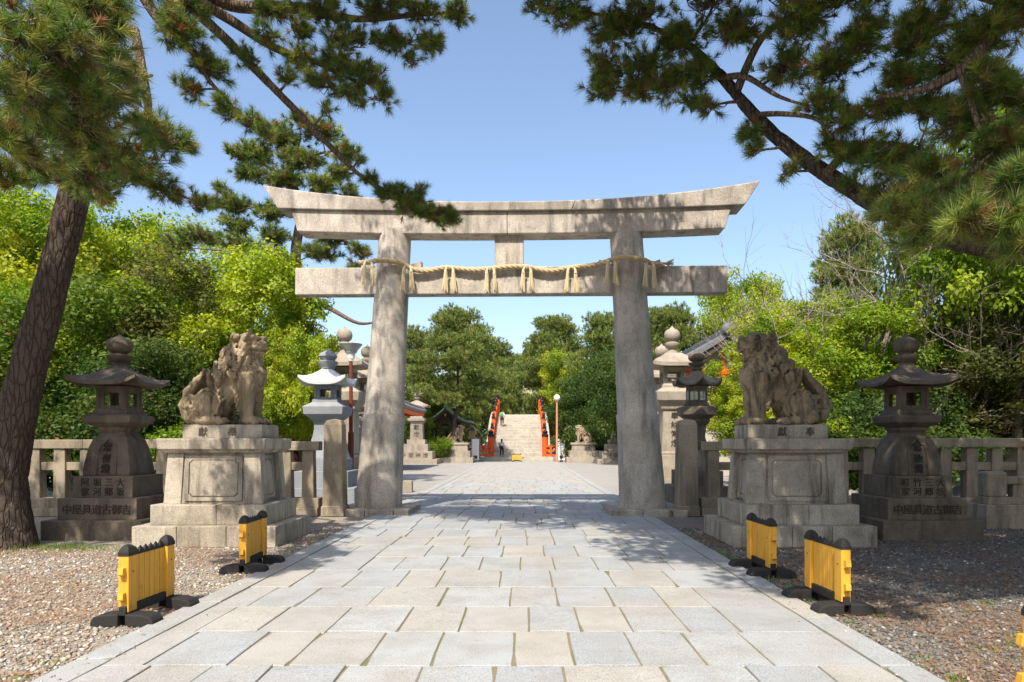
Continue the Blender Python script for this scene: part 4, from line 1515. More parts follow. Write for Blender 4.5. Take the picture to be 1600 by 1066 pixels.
# gabled hall on the right: only its roof and gable clear the yellow-green trees
t = thing('shrine_hall', 'hall with a dark tiled gable roof and orange gable boards behind the right lanterns', 'shrine hall', (9.9, 34.5, 0))
obj('wall', MB().slab(-2.6, 2.6, .6, 8, -.1, 5.1).mesh(), PLASTER, t)
prof = [(0, 6.75), (-.7, 6.28), (-1.5, 5.82), (-2.4, 5.42), (-3.4, 5.12)]
for s in (-1, 1):
    ro = obj('roof', MB().prism([(s * x, z) for x, z in prof] + [(s * x, z + .2) for x, z in reversed(prof)], -.4, 9).mesh(), TILE, t)
    rb = MB()
    for k in range(31):
        rb.tube([(s * x, -.3 + k * .3, z + .22) for x, z in prof], .06, 5)
    obj('tile_ribs', rb.mesh(fix=False), TILE, ro, kind='stuff')
    obj('gable_board', MB().prism([(s * x, z - .02) for x, z in prof] + [(s * x * .96, z - .32) for x, z in reversed(prof)], -.3, -.18).mesh(), DARKWOOD, t)
obj('gable_wall', MB().prism([(-2.4, 5.05), (2.4, 5.05), (0, 6.5)], .55, .7).mesh(), PLASTER, t)
obj('gable_post', MB().slab(-.1, .1, .4, .54, 4.2, 6.5).mesh(), VERMILION, t)
obj('tie', MB().slab(-2.7, 2.7, .36, .52, 5.0, 5.25).mesh(), VERMILION, t)
m = MB()
m.slab(-.22, .22, -.45, 9, 6.86, 7.16)
obj('ridge', m.mesh(), TILE, t, .05)
m = MB()
m.ball((0, -.5, 7.12), (.32, .14, .3), 12, 8)
m.tube([(-.1, -.5, 7.3), (-.28, -.5, 7.5)], [.09, .02], 7)
m.tube([(.1, -.5, 7.3), (.28, -.5, 7.5)], [.09, .02], 7)
m.tube([(0, -.5, 7.3), (0, -.55, 7.62)], [.1, .03], 7)
obj('ridge_ornament', m.mesh(smooth=50), TILE, t)


def post_lantern(label, loc):
    t = thing('wooden_lantern', label, 'wooden lantern', loc, 0, 'wooden post lanterns by the bridge')
    obj('post', MB().box((0, 0, .95), (.2, .2, 2.0)).mesh(), WOOD, t, .01)
    obj('shelf', MB().box((0, 0, 1.98), (.7, .6, .1)).mesh(), WOOD, t, .01)
    b = MB()
    for sx in (-1, 1):
        for sy in (-1, 1):
            b.box((sx * .23, sy * .2, 2.3), (.07, .07, .55))
    b.box((0, 0, 2.08), (.5, .44, .1))
    b.box((0, 0, 2.58), (.5, .44, .08))
    b.box((0, 0, 2.33), (.34, .30, .4))
    obj('lantern_box', b.mesh(), WOOD, t)
    P = [(-.58, 2.60), (-.3, 2.72), (0, 3.0), (.3, 2.72), (.58, 2.60), (.58, 2.68), (.3, 2.82), (0, 3.12), (-.3, 2.82), (-.58, 2.68)]
    obj('roof', MB().prism(P, -.45, .45).mesh(), FARSTONE, t)


post_lantern('small wooden post lantern by the far lion left of the bridge', (-4.40, 60.3, 0))
post_lantern('small wooden post lantern by the far lion right of the bridge', (3.95, 60.3, 0))


def board(label, loc, w, h, rz=0.0):
    t = thing('notice_board', label, 'notice board', loc, rz, 'white boards by the bridge')
    obj('panel', MB().box((0, 0, h / 2 + .12), (w, .05, h)).mesh(), WHITE, t, .01)
    for s in (-1, 1):
        obj('foot', MB().box((s * w * .35, 0, .05), (.07, .4, .16)).mesh(), LAMPGREY, t)
    obj('notice', MB().box((0, -.032, .38), (w * .55, .012, .26)).mesh(), INK, t)


board('tall white notice board at the left foot of the bridge', (-4.10, 59.9, 0), .62, 1.80)
board('tall white notice board at the right foot of the bridge', (3.22, 59.9, 0), .60, 1.80)
board('short white notice board in front of the far right lion', (4.20, 59.0, 0), .38, 1.10)


def far_pedestal(label, loc):
    t = thing('statue_pedestal', label, 'pedestal', loc, 0, 'pedestals of the far lions')
    obj('step_stone', MB().slab(-1.4, 1.4, -1.0, 1.0, -.05, .42).mesh(), FARSTONE, t, .02)
    obj('upper_step', MB().slab(-1.15, 1.15, -.8, .8, .416, .95).mesh(), FARSTONE, t, .02)
    obj('die', MB().square([(.946, .95), (1.45, .90)], asp=.6).mesh(), FARSTONE, t, .01)
    obj('cap', MB().slab(-1.02, 1.02, -.62, .62, 1.445, 1.62).mesh(), FARSTONE, t, .02)


far_pedestal('pedestal of the far lion left of the red bridge', (-5.45, 57.3, 0))
far_pedestal('pedestal of the far lion right of the red bridge', (4.85, 57.3, 0))
for me, x, lab in ((LION_L, -5.40, 'small far lion statue facing right, left of the red bridge'), (LION_R, 4.80, 'small far lion statue facing left, right of the red bridge')):
    o = obj('lion_statue', me)
    tag(o, lab, 'statue', 'lions by the bridge')
    o.location = (x, 57.3, 1.615)
    o.scale = (1.0, 1.0, .92)


# ------------------------------------------------------------------ people on the far steps
def skin_mesh(verts, edges, rad, root=0, levels=2):
    me = bpy.data.meshes.new('body')
    me.from_pydata(verts, edges, [])
    o = bpy.data.objects.new('tmp', me)
    COL.objects.link(o)
    o.modifiers.new('skin', 'SKIN')
    ss = o.modifiers.new('sub', 'SUBSURF')
    ss.levels = ss.render_levels = levels
    if not me.skin_vertices:
        me.skin_vertices.new(name='Skin')
    for i, d in enumerate(me.skin_vertices[0].data):
        r = rad[i]
        d.radius = r if hasattr(r, '__len__') else (r, r)
        d.use_root = i == root
    dg = bpy.context.evaluated_depsgraph_get()
    out = bpy.data.meshes.new_from_object(o.evaluated_get(dg))
    bpy.data.objects.remove(o)
    out.polygons.foreach_set('use_smooth', [True] * len(out.polygons))
    return out


def person(label, loc, rz, H, stride, lift, hair_long=False, bend=0.0):
    """figure facing +Y before turning; stride spreads the feet, lift raises the leading one"""
    t = thing('person', label, 'person', loc, rz)
    s = H / 1.65
    hipz, sh = .86, 1.36
    lf = (.085, stride, .07 + lift)
    rf = (-.085, -stride, .07)
    V = [(0, 0, hipz), (0, bend * .3, 1.08), (0, bend * .6, 1.26), (0, bend * .8, 1.38), (0, bend + .01, 1.46), (0, bend + .035, 1.55), (0, bend + .03, 1.62)]
    Rr = [(.145, .105), (.125, .09), (.15, .10), (.075, .06), (.05, .052), (.082, .098), (.062, .075)]
    Ed = [(0, 1), (1, 2), (2, 3), (3, 4), (4, 5), (5, 6)]

    def chain(root, pts, rads):
        p = root
        for q, r in zip(pts, rads):
            V.append(q)
            Rr.append(r)
            Ed.append((p, len(V) - 1))
            p = len(V) - 1
    for sx, f in ((1, lf), (-1, rf)):
        kn = (sx * .095, f[1] * .5 + .05 + (.06 if f[2] > .1 else 0), .47 + (f[2] - .07) * .6)
        chain(0, [(sx * .09, .0, .80), kn, (f[0], f[1] - .02, f[2] + .04), (f[0], f[1] + .13, f[2] - .035)], [.088, .06, .042, .035])
        chain(2, [(sx * .175, bend * .6, sh - .03), (sx * .22, bend * .4 - sx * stride * .4, 1.10), (sx * .22, bend * .4 + .07 - sx * stride * .7, .88), (sx * .21, bend * .4 + .1 - sx * stride * .75, .80)], [.058, .042, .032, .034])
    V = [tuple(c * s for c in v) for v in V]
    Rr = [tuple(c * s for c in r) if hasattr(r, '__len__') else r * s for r in Rr]
    obj('body', skin_mesh(V, Ed, Rr), SKIN, t)
    arm = {1: (7, 15), -1: (15, 23)}

    def sub(ids, grow, name, mat):
        idx = {v: k for k, v in enumerate(ids)}
        vs = [V[i] for i in ids]
        es = [(idx[a], idx[b]) for a, b in Ed if a in idx and b in idx]
        rr = [tuple(c * grow for c in Rr[i]) if hasattr(Rr[i], '__len__') else Rr[i] * grow for i in ids]
        obj(name, skin_mesh(vs, es, rr), mat, t)
    # chains were added in the order leg, arm, leg, arm
    sub([0, 1, 2, 3, 11, 12, 19, 20], 1.17, 'shirt', CLOTH_WHITE)
    sub([0, 7, 8, 9, 15, 16, 17], 1.16, 'trousers', CLOTH_BLACK)
    for k in (10, 18):
        m = MB()
        x, y, z = V[k]
        m.ball((x, y - .05 * s, z), (.045 * s, .13 * s, .045 * s), 10, 6)
        obj('shoe', m.mesh(smooth=60), CLOTH_WHITE if not hair_long else CLOTH_BLACK, t)
    hm = MB()
    hx, hy, hz = V[5]
    hm.ball((0, hy - .018 * s, hz + .02 * s), (.098 * s, .105 * s, .112 * s), 14, 10)
    if hair_long:
        hm.ball((0, hy - .07 * s, hz - .09 * s), (.085 * s, .05 * s, .14 * s), 12, 8)
    obj('hair', hm.mesh(smooth=60), HAIR, t)
    nz = MB()
    nz.ball((0, hy + .095 * s, hz - .005 * s), (.014 * s, .02 * s, .022 * s), 8, 6)
    obj('nose', nz.mesh(smooth=60), SKIN, t)
    return t


person('person in white top and black trousers walking towards the bridge steps', (-1.95, 63.1, .335), R(-8), 1.60, .20, .03, True)
bag = MB()
bag.loft([[(x * w, y * .055, z) for x, y in ((-1, -1), (1, -1), (1, 1), (-1, 1))] for z, w in ((.76, .15), (.80, .19), (.95, .18), (1.02, .13))])
bag.tube([(-.12, 0, 1.0), (-.02, -.1, 1.2), (.12, -.08, 1.4)], .014, 6)
o = obj('shoulder_bag', bag.mesh(), CLOTH_BLACK, None, .02)
tag(o, 'black bag carried at the back of the walker below the steps', 'bag')
o.location = (-2.02, 62.93, .335)
yi = 70.4
zi = deck(BY0 + (BY1 - BY0) * (int((yi - BY0) / (BY1 - BY0) * N) + 1) / N)
person('person in white shirt climbing the bridge steps along the left railing', (-2.15, yi + .1, zi), R(-4), 1.66, .14, .18, False, .06)
bp = MB()
bp.loft([[(x * w, -.19 + y * d, z) for x, y in ((-1, -1), (-.6, -1.25), (.6, -1.25), (1, -1), (1, 1), (-1, 1))] for z, w, d in ((1.0, .13, .06), (1.05, .16, .08), (1.25, .16, .085), (1.38, .12, .06))])
o = obj('backpack', bp.mesh(), CLOTH_GREEN, None, .02)
tag(o, 'green backpack on the climber high on the steps', 'backpack')
o.location = (-2.18, yi + .1, zi)
# ------------------------------------------------------------------ trees
def leaves_mesh(centers, radii, per, size, pal, rg, flat=.75, up=.55, name='crown', shell=.42):
    """leaf-sized blades through flattened clumps; every clump has its own mix of the palette"""
    N = len(centers)
    Vs, Cs = [], []
    pal = np.array(pal)
    for c, r in zip(centers, radii):
        n = max(8, int(per * r * r * (rg.uniform(.35, 1.25) if name == 'crown' else 1)))
        d = unit(rg.normal(size=(n, 3)))
        rad = rg.random((n, 1)) ** shell
        p = d * rad * r * np.array([1, 1, flat])
        p += .16 * r * np.sin(p[:, [1, 2, 0]] * 5.0 / r + c[:3].sum())
        p = p + c
        nrm = unit(d * .8 + np.array([0, 0, up]) + rg.normal(0, .55, (n, 3)))
        u = unit(np.cross(nrm, rg.normal(size=(n, 3))))
        w = np.cross(nrm, u)
        L = size * rg.uniform(.6, 1.25, (n, 1))
        wd = L * rg.uniform(.24, .36, (n, 1))
        droop = nrm * L * -.12
        V = np.stack([p - u * L * .5, p + w * wd, p + u * L * .5 + droop, p - w * wd], 1)
        Vs.append(V.reshape(-1, 3))
        base = pal[rg.integers(len(pal))] * .65 + pal[rg.integers(len(pal))] * .35
        k = rg.random((n, 1))
        col = base * (1 - .35 * k) + pal[rg.integers(len(pal), size=n)] * (.35 * k)
        col = col * rg.uniform(.6, 1.35, (n, 1))
        dead = rg.random((n, 1)) < .007
        col = np.where(dead, np.array([.26, .15, .05]) * rg.uniform(.5, 1.2, (n, 1)), col)
        Cs.append(np.repeat(np.clip(col, 0.005, .8), 4, 0))
    return np_mesh(name, np.concatenate(Vs), [(0, 1, 2, 3)], 4, np.concatenate(Cs))


def connect(m, nodes, target, r0, rg, sides=5, sag=.1, minz=None):
    """a limb from the nearest node that is lower and nearer the trunk"""
    best, bd = None, 1e9
    for p, r in nodes:
        d = (Vector(target) - p).length + max(0, p.z - target[2]) * 1.2
        if d < bd:
            bd, best = d, (p, r)
    p, r = best
    t = Vector(target)
    L = (t - p).length
    mid = p.lerp(t, .5) + Vector((rg.normal(0, .1), rg.normal(0, .1), rg.normal(0, .06) - sag)) * L * .9
    ra = min(r * .72, r0)
    pts, rr = [], []
    for i in range(6):
        q = i / 5
        a = p.lerp(mid, q).lerp(mid.lerp(t, q), q)
        pts.append(a)
        rr.append(ra * (1 - .72 * q))
    m.tube(pts, rr, sides)
    for a, b in zip(pts[1:], rr[1:]):
        nodes.append((a, b))
    return pts


YOUNG = [(.26, .34, .02), (.34, .40, .03), (.18, .28, .018), (.44, .44, .05), (.11, .19, .016)]
FRESH = [(.17, .27, .02), (.23, .33, .024), (.10, .19, .018), (.32, .37, .03)]
MID = [(.085, .15, .02), (.12, .2, .024), (.06, .115, .016), (.2, .25, .03)]
DARK = [(.04, .082, .016), (.06, .11, .02), (.028, .06, .013), (.10, .14, .026)]
OLIVE = [(.12, .13, .03), (.09, .11, .022), (.16, .15, .045), (.06, .085, .02)]


def tree_mesh(seed, H, Rr, pal, leaf, per, trunk_frac=.35, nclump=70, r0=.16, lean=0.0, bushy=False, crown_asp=1.0, clump=.26):
    rg = np.random.default_rng(seed)
    m = MB()
    th = H * trunk_frac
    pts = [Vector((lean * q * q + rg.normal(0, .03) * th * q, rg.normal(0, .03) * th * q, th * q)) for q in np.linspace(0, 1, 6)]
    pts[0].z = -.15
    if not bushy:
        m.tube(pts, [r0 * (1.35 if i == 0 else 1 - .08 * i) for i in range(6)], 9)
    top = pts[-1]
    nodes = [(p, r0 * (1 - .08 * i)) for i, p in enumerate(pts) if i > 2] or [(top, r0)]
    cz = th + (H - th) * .5
    hz = (H - th) * .56
    C = []
    tries = 0
    while len(C) < nclump and tries < 6000:
        tries += 1
        d = unit(rg.normal(size=3))
        rr = rg.random() ** .38
        p = np.array([lean * .8, 0, cz]) + d * rr * np.array([Rr, Rr * crown_asp, hz])
        if p[2] < th * .55 + .2:
            continue
        k = .75 + .5 * (p[2] < cz)
        if all(np.linalg.norm((p - q) * [1, 1, 1.2]) > Rr * clump * .62 for q in C):
            C.append(p)
    C.sort(key=lambda p: np.linalg.norm(p - np.array(top)))
    for p in C:
        connect(m, nodes, tuple(p), r0 * .6, rg)
    rad = [Rr * clump * rg.uniform(.55, 1.5) for _ in C]
    crown = leaves_mesh(C, rad, per, leaf, pal, rg)
    return m.mesh('trunk', smooth=60, fix=False), crown


TCOUNT = {}


def plant_tree(name, label, cat, meshes, loc, bark_m, rz=0.0, sc=1.0, group=None):
    t = thing(name, label, cat, loc, rz, group)
    t.scale = sc if hasattr(sc, '__len__') else (sc,) * 3
    obj('trunk', meshes[0], bark_m, t)
    obj('crown', meshes[1], LEAF if name != 'pine_tree' else NEEDLE, t)
    return t


PER = 900
T_young = tree_mesh(11, 10.5, 4.0, YOUNG, .17, 950, .3, 125, .2, clump=.2)
T_young2 = tree_mesh(12, 8.0, 2.7, YOUNG, .14, 1350, .28, 95, .15, clump=.21)
T_fresh = tree_mesh(13, 9.5, 3.6, FRESH, .16, 1000, .3, 115, .19, clump=.2)
T_mid = tree_mesh(14, 7.0, 2.9, MID, .15, 850, .25, 75, .16)
T_dark = tree_mesh(15, 6.5, 2.9, DARK, .15, 900, .22, 75, .16)
T_olive = tree_mesh(16, 7.0, 2.4, OLIVE, .13, 1000, .25, 70, .14)
T_airy = tree_mesh(17, 13.5, 3.6, FRESH, .19, 420, .35, 62, .2, .8, clump=.22)
B_dark = tree_mesh(21, 2.6, 1.5, DARK, .11, 1900, .2, 45, .05, bushy=True, clump=.32)
B_mid = tree_mesh(22, 2.2, 1.4, MID + FRESH, .11, 1900, .2, 45, .05, bushy=True, clump=.32)


def at(px, Y):
    return ((px - HX) / F * Y, Y, 0)


G = 'leafy trees behind the balustrade'
L = [
    # left, front to back
    ('broadleaf_tree', 'dark bushy tree behind the left balustrade, next to the pine trunk', T_mid, at(120, 20.5), 0, (1, 1, .92)),
    ('broadleaf_tree', 'low dark evergreen between the big left lantern and the horned lion', T_dark, at(250, 19.0), 1, .62),
    ('broadleaf_tree', 'olive-green tree rising behind the space between left lantern and lion', T_olive, at(262, 22.5), 2, (1.05, 1.05, 1.02)),
    ('broadleaf_tree', 'bright yellow-green tree right behind the horned lion', T_young2, at(392, 23.0), 0, (.98, .98, .98)),
    ('broadleaf_tree', 'slender yellow-green tree between the horned lion and the pale grey lantern', T_young2, at(449, 20.6), 1, (.45, .45, .62)),
    ('broadleaf_tree', 'low yellow-green tree behind the pale grey lantern', T_young2, at(470, 24.0), 2.2, (.62, .62, .72)),
    ('broadleaf_tree', 'broad yellow-green tree at the far left behind the pine trunk', T_young, at(40, 26), 0, (1.0, 1.0, 1.0)),
    ('broadleaf_tree', 'tall yellow-green tree seen just right of the leaning pine trunk', T_young, at(190, 31), 2, (1.0, 1.0, 1.10)),
    ('broadleaf_tree', 'tall thin-crowned green tree with sky showing through, left of the gate', T_airy, at(335, 35), 0, (1, 1, .98)),
    ('broadleaf_tree', 'fresh green tree deep behind the left trees', T_fresh, at(300, 39), 1, 1.0),
    ('broadleaf_tree', 'mid-green tree low behind the far left balustrade', T_fresh, at(-20, 21), 3, (.8, .8, .7)),
    # right
    ('broadleaf_tree', 'low yellow-green tree behind the six-sided lantern at the right', T_young2, at(1152, 22.5), 1, (.55, .55, .52)),
    ('broadleaf_tree', 'yellow-green tree just left of the shaded lion, clear of the tiled roof', T_young2, at(1228, 25), 2, (.8, .8, .76)),
    ('broadleaf_tree', 'tall golden-green tree beside the dark tiled roof', T_young, at(1165, 46), 1, (.85, .85, 1.18)),
    ('broadleaf_tree', 'yellow-green tree directly behind the open-mouthed lion', T_young, at(1255, 30), 3, (.72, .72, .72)),
    ('broadleaf_tree', 'fresh green tree between the shaded lion and the right lantern', T_fresh, at(1345, 24), 0, (.75, .75, .66)),
    ('broadleaf_tree', 'fresh green tree behind the right lantern roof', T_fresh, at(1470, 27), 2, (.85, .85, .78)),
    ('broadleaf_tree', 'dark low tree behind the balustrade at the far right', T_olive, at(1575, 22.5), 0, (1.15, 1.15, .85)),
    ('broadleaf_tree', 'tall bright green tree whose crown shows through the right pine', T_fresh, at(1590, 22), 1, (.95, .95, 1.35)),
    ('broadleaf_tree', 'mid-green tree at the far right edge behind the low railing', T_mid, at(1660, 25), 1, (1.3, 1.3, 1.25)),
    ('broadleaf_tree', 'dark-leaved tree beyond the right lantern shaft', T_mid, at(1420, 31), 2, (1.05, 1.05, .9)),
    # around the bridge
    ('broadleaf_tree', 'rounded dark evergreen right of the globe lamp post', T_dark, at(908, 62), 1, (.95, .95, .95)),
    ('broadleaf_tree', 'tall dark evergreen left of the far right lantern', T_dark, at(940, 64), 2, (1.2, 1.2, 1.45)),
    ('broadleaf_tree', 'yellow-green tree glimpsed behind the far left lantern', T_young2, at(672, 68), 0, (1.0, 1.0, .95)),
    ('broadleaf_tree', 'yellow-green tree glimpsed above the globe lamp post', T_young2, at(886, 78), 2, (1.2, 1.2, 1.45)),
    ('broadleaf_tree', 'green tree between grey hall roof and green pavilion', T_mid, at(632, 58), 2, (.8, .8, .75)),
    ('broadleaf_tree', 'dark tree just beyond the right gate pillar', T_dark, at(990, 52), 3, (1.25, 1.25, 1.35)),
]
for nm, lab, me, loc, rz, sc in L:
    plant_tree(nm, lab, 'tree', me, loc, BARK_GREY, rz, sc, G)
BUSH = [('dark shrub under the trees at the far left', B_dark, at(20, 17.6), .95), ('dark shrub behind the large left lantern', B_dark, at(165, 18.2), 1.05), ('mixed green shrub left of the horned lion', B_mid, at(300, 17.6), .85),
        ('dark shrub in front of the red hall behind the horned lion', B_dark, at(415, 24), .95), ('green shrub behind the shaded lion', B_mid, at(1280, 18.4), 1.0), ('dark shrub right of the shaded lion', B_dark, at(1350, 19), 1.1),
        ('dark shrub behind the large right lantern', B_dark, at(1440, 22), 1.1), ('dark shrub at the far right under the trees', B_dark, at(1590, 24), 1.2), ('reddish-green clipped shrub at the far edge of the court', B_mid, at(610, 51), .62),
        ('round dark shrub right of the far lion', B_dark, at(935, 58.5), 1.15), ('round dark shrub behind the far right lion', B_dark, at(912, 60.5), 1.5), ('leafy shrub below the green pavilion', B_mid, at(683, 56.5), .85), ('leafy shrub beside the far left lantern', B_mid, at(667, 58), .9)]
for lab, me, loc, sc in BUSH:
    plant_tree('shrub', lab, 'shrub', me, loc, BARK_GREY, loc[0], sc, 'shrubs around the court')

# the wood that closes the view far behind, one mass
rg = np.random.default_rng(77)
C, Rd = [], []
for k in range(230):
    px = rg.uniform(-500, 2100)
    Y = rg.uniform(66, 92) if not 745 < px < 900 else rg.uniform(112, 120)
    top = 9.5 if not 560 < px < 1060 else 6.5
    C.append(np.array([(px - HX) / F * Y, Y, rg.uniform(1.0, top)]))
    Rd.append(rg.uniform(1.8, 3.2))
obj('far_wood', leaves_mesh(C, Rd, 60, .5, DARK + MID + OLIVE, rg), LEAF, kind='stuff')


# the grove lining the approach out of view, added to dim the sky fill
C, Rd = [], []
for k in range(150):
    if k < 90:
        x, y = rg.uniform(-34, 34), rg.uniform(-26, -9)
    else:
        x, y = rg.choice((-1, 1)) * rg.uniform(17, 28), rg.uniform(-9, 12)
    C.append(np.array([x, y, rg.uniform(1.5, 11.5)]))
    Rd.append(rg.uniform(1.6, 2.8))
obj('offscreen_grove', leaves_mesh(C, Rd, 70, .5, DARK + MID, rg), LEAF, kind='stuff')


# bare trees
def bare_mesh(seed, H):
    rg = np.random.default_rng(seed)
    m = MB()

    def grow(p, d, L, r, lev):
        pts, rr = [p], [r]
        q = p
        for i in range(4):
            d = (d + Vector(rg.normal(0, .16, 3)) + Vector((0, 0, .07))).normalized()
            q = q + d * L / 4
            pts.append(q)
            rr.append(r * (1 - .13 * (i + 1)))
        m.tube(pts, rr, 6 if lev < 2 else 3)
        if lev < 5:
            for k in range(3 if lev else 4):
                a = pts[rg.integers(2, 5)]
                nd = (d + Vector(rg.normal(0, .6, 3)) + Vector((0, 0, .15))).normalized()
                grow(a, nd, L * rg.uniform(.55, .8), r * .5, lev + 1)
    grow(Vector((0, 0, -.1)), Vector((.05, 0, 1)), H * .38, .17, 0)
    return m.mesh('trunk', smooth=60, fix=False)


for lab, px, Y, H, sd in (('pale bare tree rising right of the gate, against the sky', 1290, 26, 12.5, 3), ('second bare tree with forked pale limbs right of the gate', 1352, 25.5, 11.5, 5), ('slender bare tree behind the shaded lion', 1240, 28, 9.5, 8), ('crooked pale tree behind the roof of the right lantern', 1470, 21.5, 8.5, 12), ('pale forked trunk at the far right behind the balustrade', 1565, 23, 9, 17)):
    t = thing('bare_tree', lab, 'tree', at(px, Y), 0, 'bare trees right of the gate')
    obj('trunk', bare_mesh(sd, H), BARK_BARE if px < 1400 else BARK_GREY, t)


# ------------------------------------------------------------------ pines
def tufts_mesh(P, A, L, width, n, rg, pal, spread=.9, bud=.25, name='crown'):
    """P tuft bases, A shoot directions; n needles fan out around each shoot"""
    N = len(P)
    pal = np.array(pal)
    ax = np.repeat(unit(A), n, 0)
    e1 = unit(np.cross(ax, np.array([.31, .77, .55])))
    e2 = np.cross(ax, e1)
    ph = rg.uniform(0, 6.283, (N * n, 1))
    th = spread * np.sqrt(rg.random((N * n, 1))) * 1.15
    d = ax * np.cos(th) + (e1 * np.cos(ph) + e2 * np.sin(ph)) * np.sin(th)
    s = rg.random((N * n, 1))
    p0 = np.repeat(P, n, 0) + ax * (s * .55 - .15) * L
    ln = L * rg.uniform(.65, 1.1, (N * n, 1)) * np.repeat(rg.uniform(.7, 1.2, (N, 1)), n, 0)
    tip = p0 + d * ln + np.array([0, 0, -.08]) * ln
    w = unit(np.cross(d, rg.normal(size=(N * n, 3)))) * width * .5
    V = np.stack([p0 - w, p0 + w, tip], 1).reshape(-1, 3)
    tc = pal[rg.integers(len(pal), size=N)] * rg.uniform(.75, 1.3, (N, 1))
    tc = np.where(rg.random((N, 1)) < (.03 if bud > .2 else .004), np.array([.25, .125, .05]), tc)       # a withered shoot here and there
    C = np.repeat(tc, n, 0) * rg.uniform(.75, 1.25, (N * n, 1))
    C = np.repeat(C, 3, 0)
    if bud:
        k = rg.random(N) < bud
        B, D = P[k], unit(A[k])
        nb = len(B)
        if nb:
            u = unit(np.cross(D, rg.normal(size=(nb, 3)))) * L * .045
            tipb = B + D * L * .62
            for q in range(3):
                a = q * 2.094
                v = np.cross(D, u)
                s0 = u * math.cos(a) + v * math.sin(a)
                s1 = u * math.cos(a + 2.094) + v * math.sin(a + 2.094)
                b0 = B + D * L * .12
                V = np.concatenate([V, np.stack([b0 + s0, b0 + s1, tipb], 1).reshape(-1, 3)])
                cb = np.array([(.30, .13, .045)]) * rg.uniform(.6, 1.4, (nb, 1))
                C = np.concatenate([C, np.repeat(cb, 3, 0)])
    return np_mesh(name, V, [(0, 1, 2)], 3, C)


PINE = [(.13, .205, .042), (.19, .255, .05), (.09, .15, .034), (.26, .28, .055), (.20, .175, .055), (.12, .185, .042)]
PINE_FAR = [(.14, .20, .042), (.19, .25, .05), (.10, .155, .034), (.23, .26, .06), (.16, .16, .05)]


def far_pine(seed, H, Rr, npad=60, per=55, trunk_frac=.4, lean=.6, needle=.28, r0=.2):
    rg = np.random.default_rng(seed)
    m = MB()
    pts = [Vector((lean * math.sin(q * 2.6) + rg.normal(0, .05), .4 * lean * math.sin(q * 4), H * .93 * q)) for q in np.linspace(0, 1, 11)]
    pts[0].z = -.15
    m.tube(pts, [r0 * (1.3 if i == 0 else 1 - .085 * i) for i in range(11)], 9)
    nodes = [(p, r0 * (1 - .085 * i)) for i, p in enumerate(pts) if i > 3]
    C = []
    tr = 0
    while len(C) < npad and tr < 5000:
        tr += 1
        q = rg.random()
        z = H * (trunk_frac + (1 - trunk_frac) * q)
        wid = Rr * (1 - .75 * q ** 1.6) * (.55 + .45 * min(1, q * 4))
        a = rg.uniform(0, 6.28)
        rr = wid * (.15 + .85 * rg.random() ** .6)
        p = np.array([lean * math.sin(q * 2.6) + rr * math.cos(a), rr * math.sin(a), z])
        if all(np.linalg.norm((p - c) * [1, 1, 2.0]) > .75 for c in C):
            C.append(p)
    C.sort(key=lambda p: math.hypot(p[0], p[1]))
    P, A = [], []
    for c in C:
        connect(m, nodes, (c[0], c[1], c[2] - .12), r0 * .4, rg, 5, -.02)
        r = rg.uniform(.6, 1.05) * Rr / 3.2
        n = int(per * r * r * 1.5)
        d = unit(rg.normal(size=(n, 3)))
        p = d * (rg.random((n, 1)) ** .45) * r * np.array([1, 1, .42])
        P.append(p + c)
        A.append(d * np.array([.8, .8, .4]) + np.array([0, 0, .75]) + rg.normal(0, .3, (n, 3)))
    return m.mesh('trunk', smooth=60, fix=False), tufts_mesh(np.concatenate(P), np.concatenate(A), needle, .045, 13, rg, PINE_FAR, .85, .1)


FP1 = far_pine(31, 11.0, 3.9, 75, 70)
FP2 = far_pine(32, 9.5, 3.4, 70, 70, .3, -.5)
FP3 = far_pine(33, 5.2, 2.8, 45, 75, .35, .3)
GP = 'pines around the far court'
for lab, me, px, Y, rz, sc in (
    ('tall pine left of centre seen through the gate', FP1, 703, 57, 0, (1.0, 1.0, 1.12)),
    ('pine just right of the left gate pillar', FP2, 652, 63, 1, (1.1, 1.1, 1.2)),
    ('tall pine right of centre behind the bridge', FP1, 872, 84, 2, (1.35, 1.35, 1.5)),
    ('pine left of the crown of the bridge', FP2, 752, 85, 0, (1.4, 1.4, 1.65)),
    ('pine closing the gap left over the bridge stairs', FP2, 776, 100, 1, (1.6, 1.6, 1.65)),
    ('hazy pine farthest behind the crown of the bridge', FP1, 806, 122, 3, (1.6, 1.6, 1.5)),
    ('tall dense pine closing the view over the bridge', FP1, 838, 112, 1, (1.4, 1.4, 1.6)),
    ('dense pine left of the right gate pillar', FP2, 930, 66, 3, (1.15, 1.15, 1.4)),
    ('low spreading pine overhanging the left of the bridge', FP3, 716, 66, 0, (1.0, 1.0, 1.55)),
    ('low pine behind the green pavilion', FP3, 700, 66, 2, (1.0, 1.0, 1.5)),
    ('small pine beyond the crown of the bridge, left', FP3, 790, 93, 1, (1.2, 1.2, 1.95)),
    ('small pine beyond the crown of the bridge, in front of the thatched roof', FP3, 842, 93, 0, (.95, .95, 2.0)),
    ('pine beyond the bridge, right of the thatched roof', FP2, 868, 90, 2, (.8, .8, 1.05)),
    ('dark pine behind the right gate pillar', FP1, 1045, 48, 1, (.95, .95, .98)),
    ('pine far behind the bare trees at the right', FP2, 1345, 46, 0, (1.25, 1.25, 1.65)),
    ('pine standing deep in the left trees', FP2, 225, 42, 2, (1.1, 1.1, 1.25)),
):
    plant_tree('pine_tree', lab, 'tree', me, at(px, Y), BARK_PINE, rz, sc, GP)


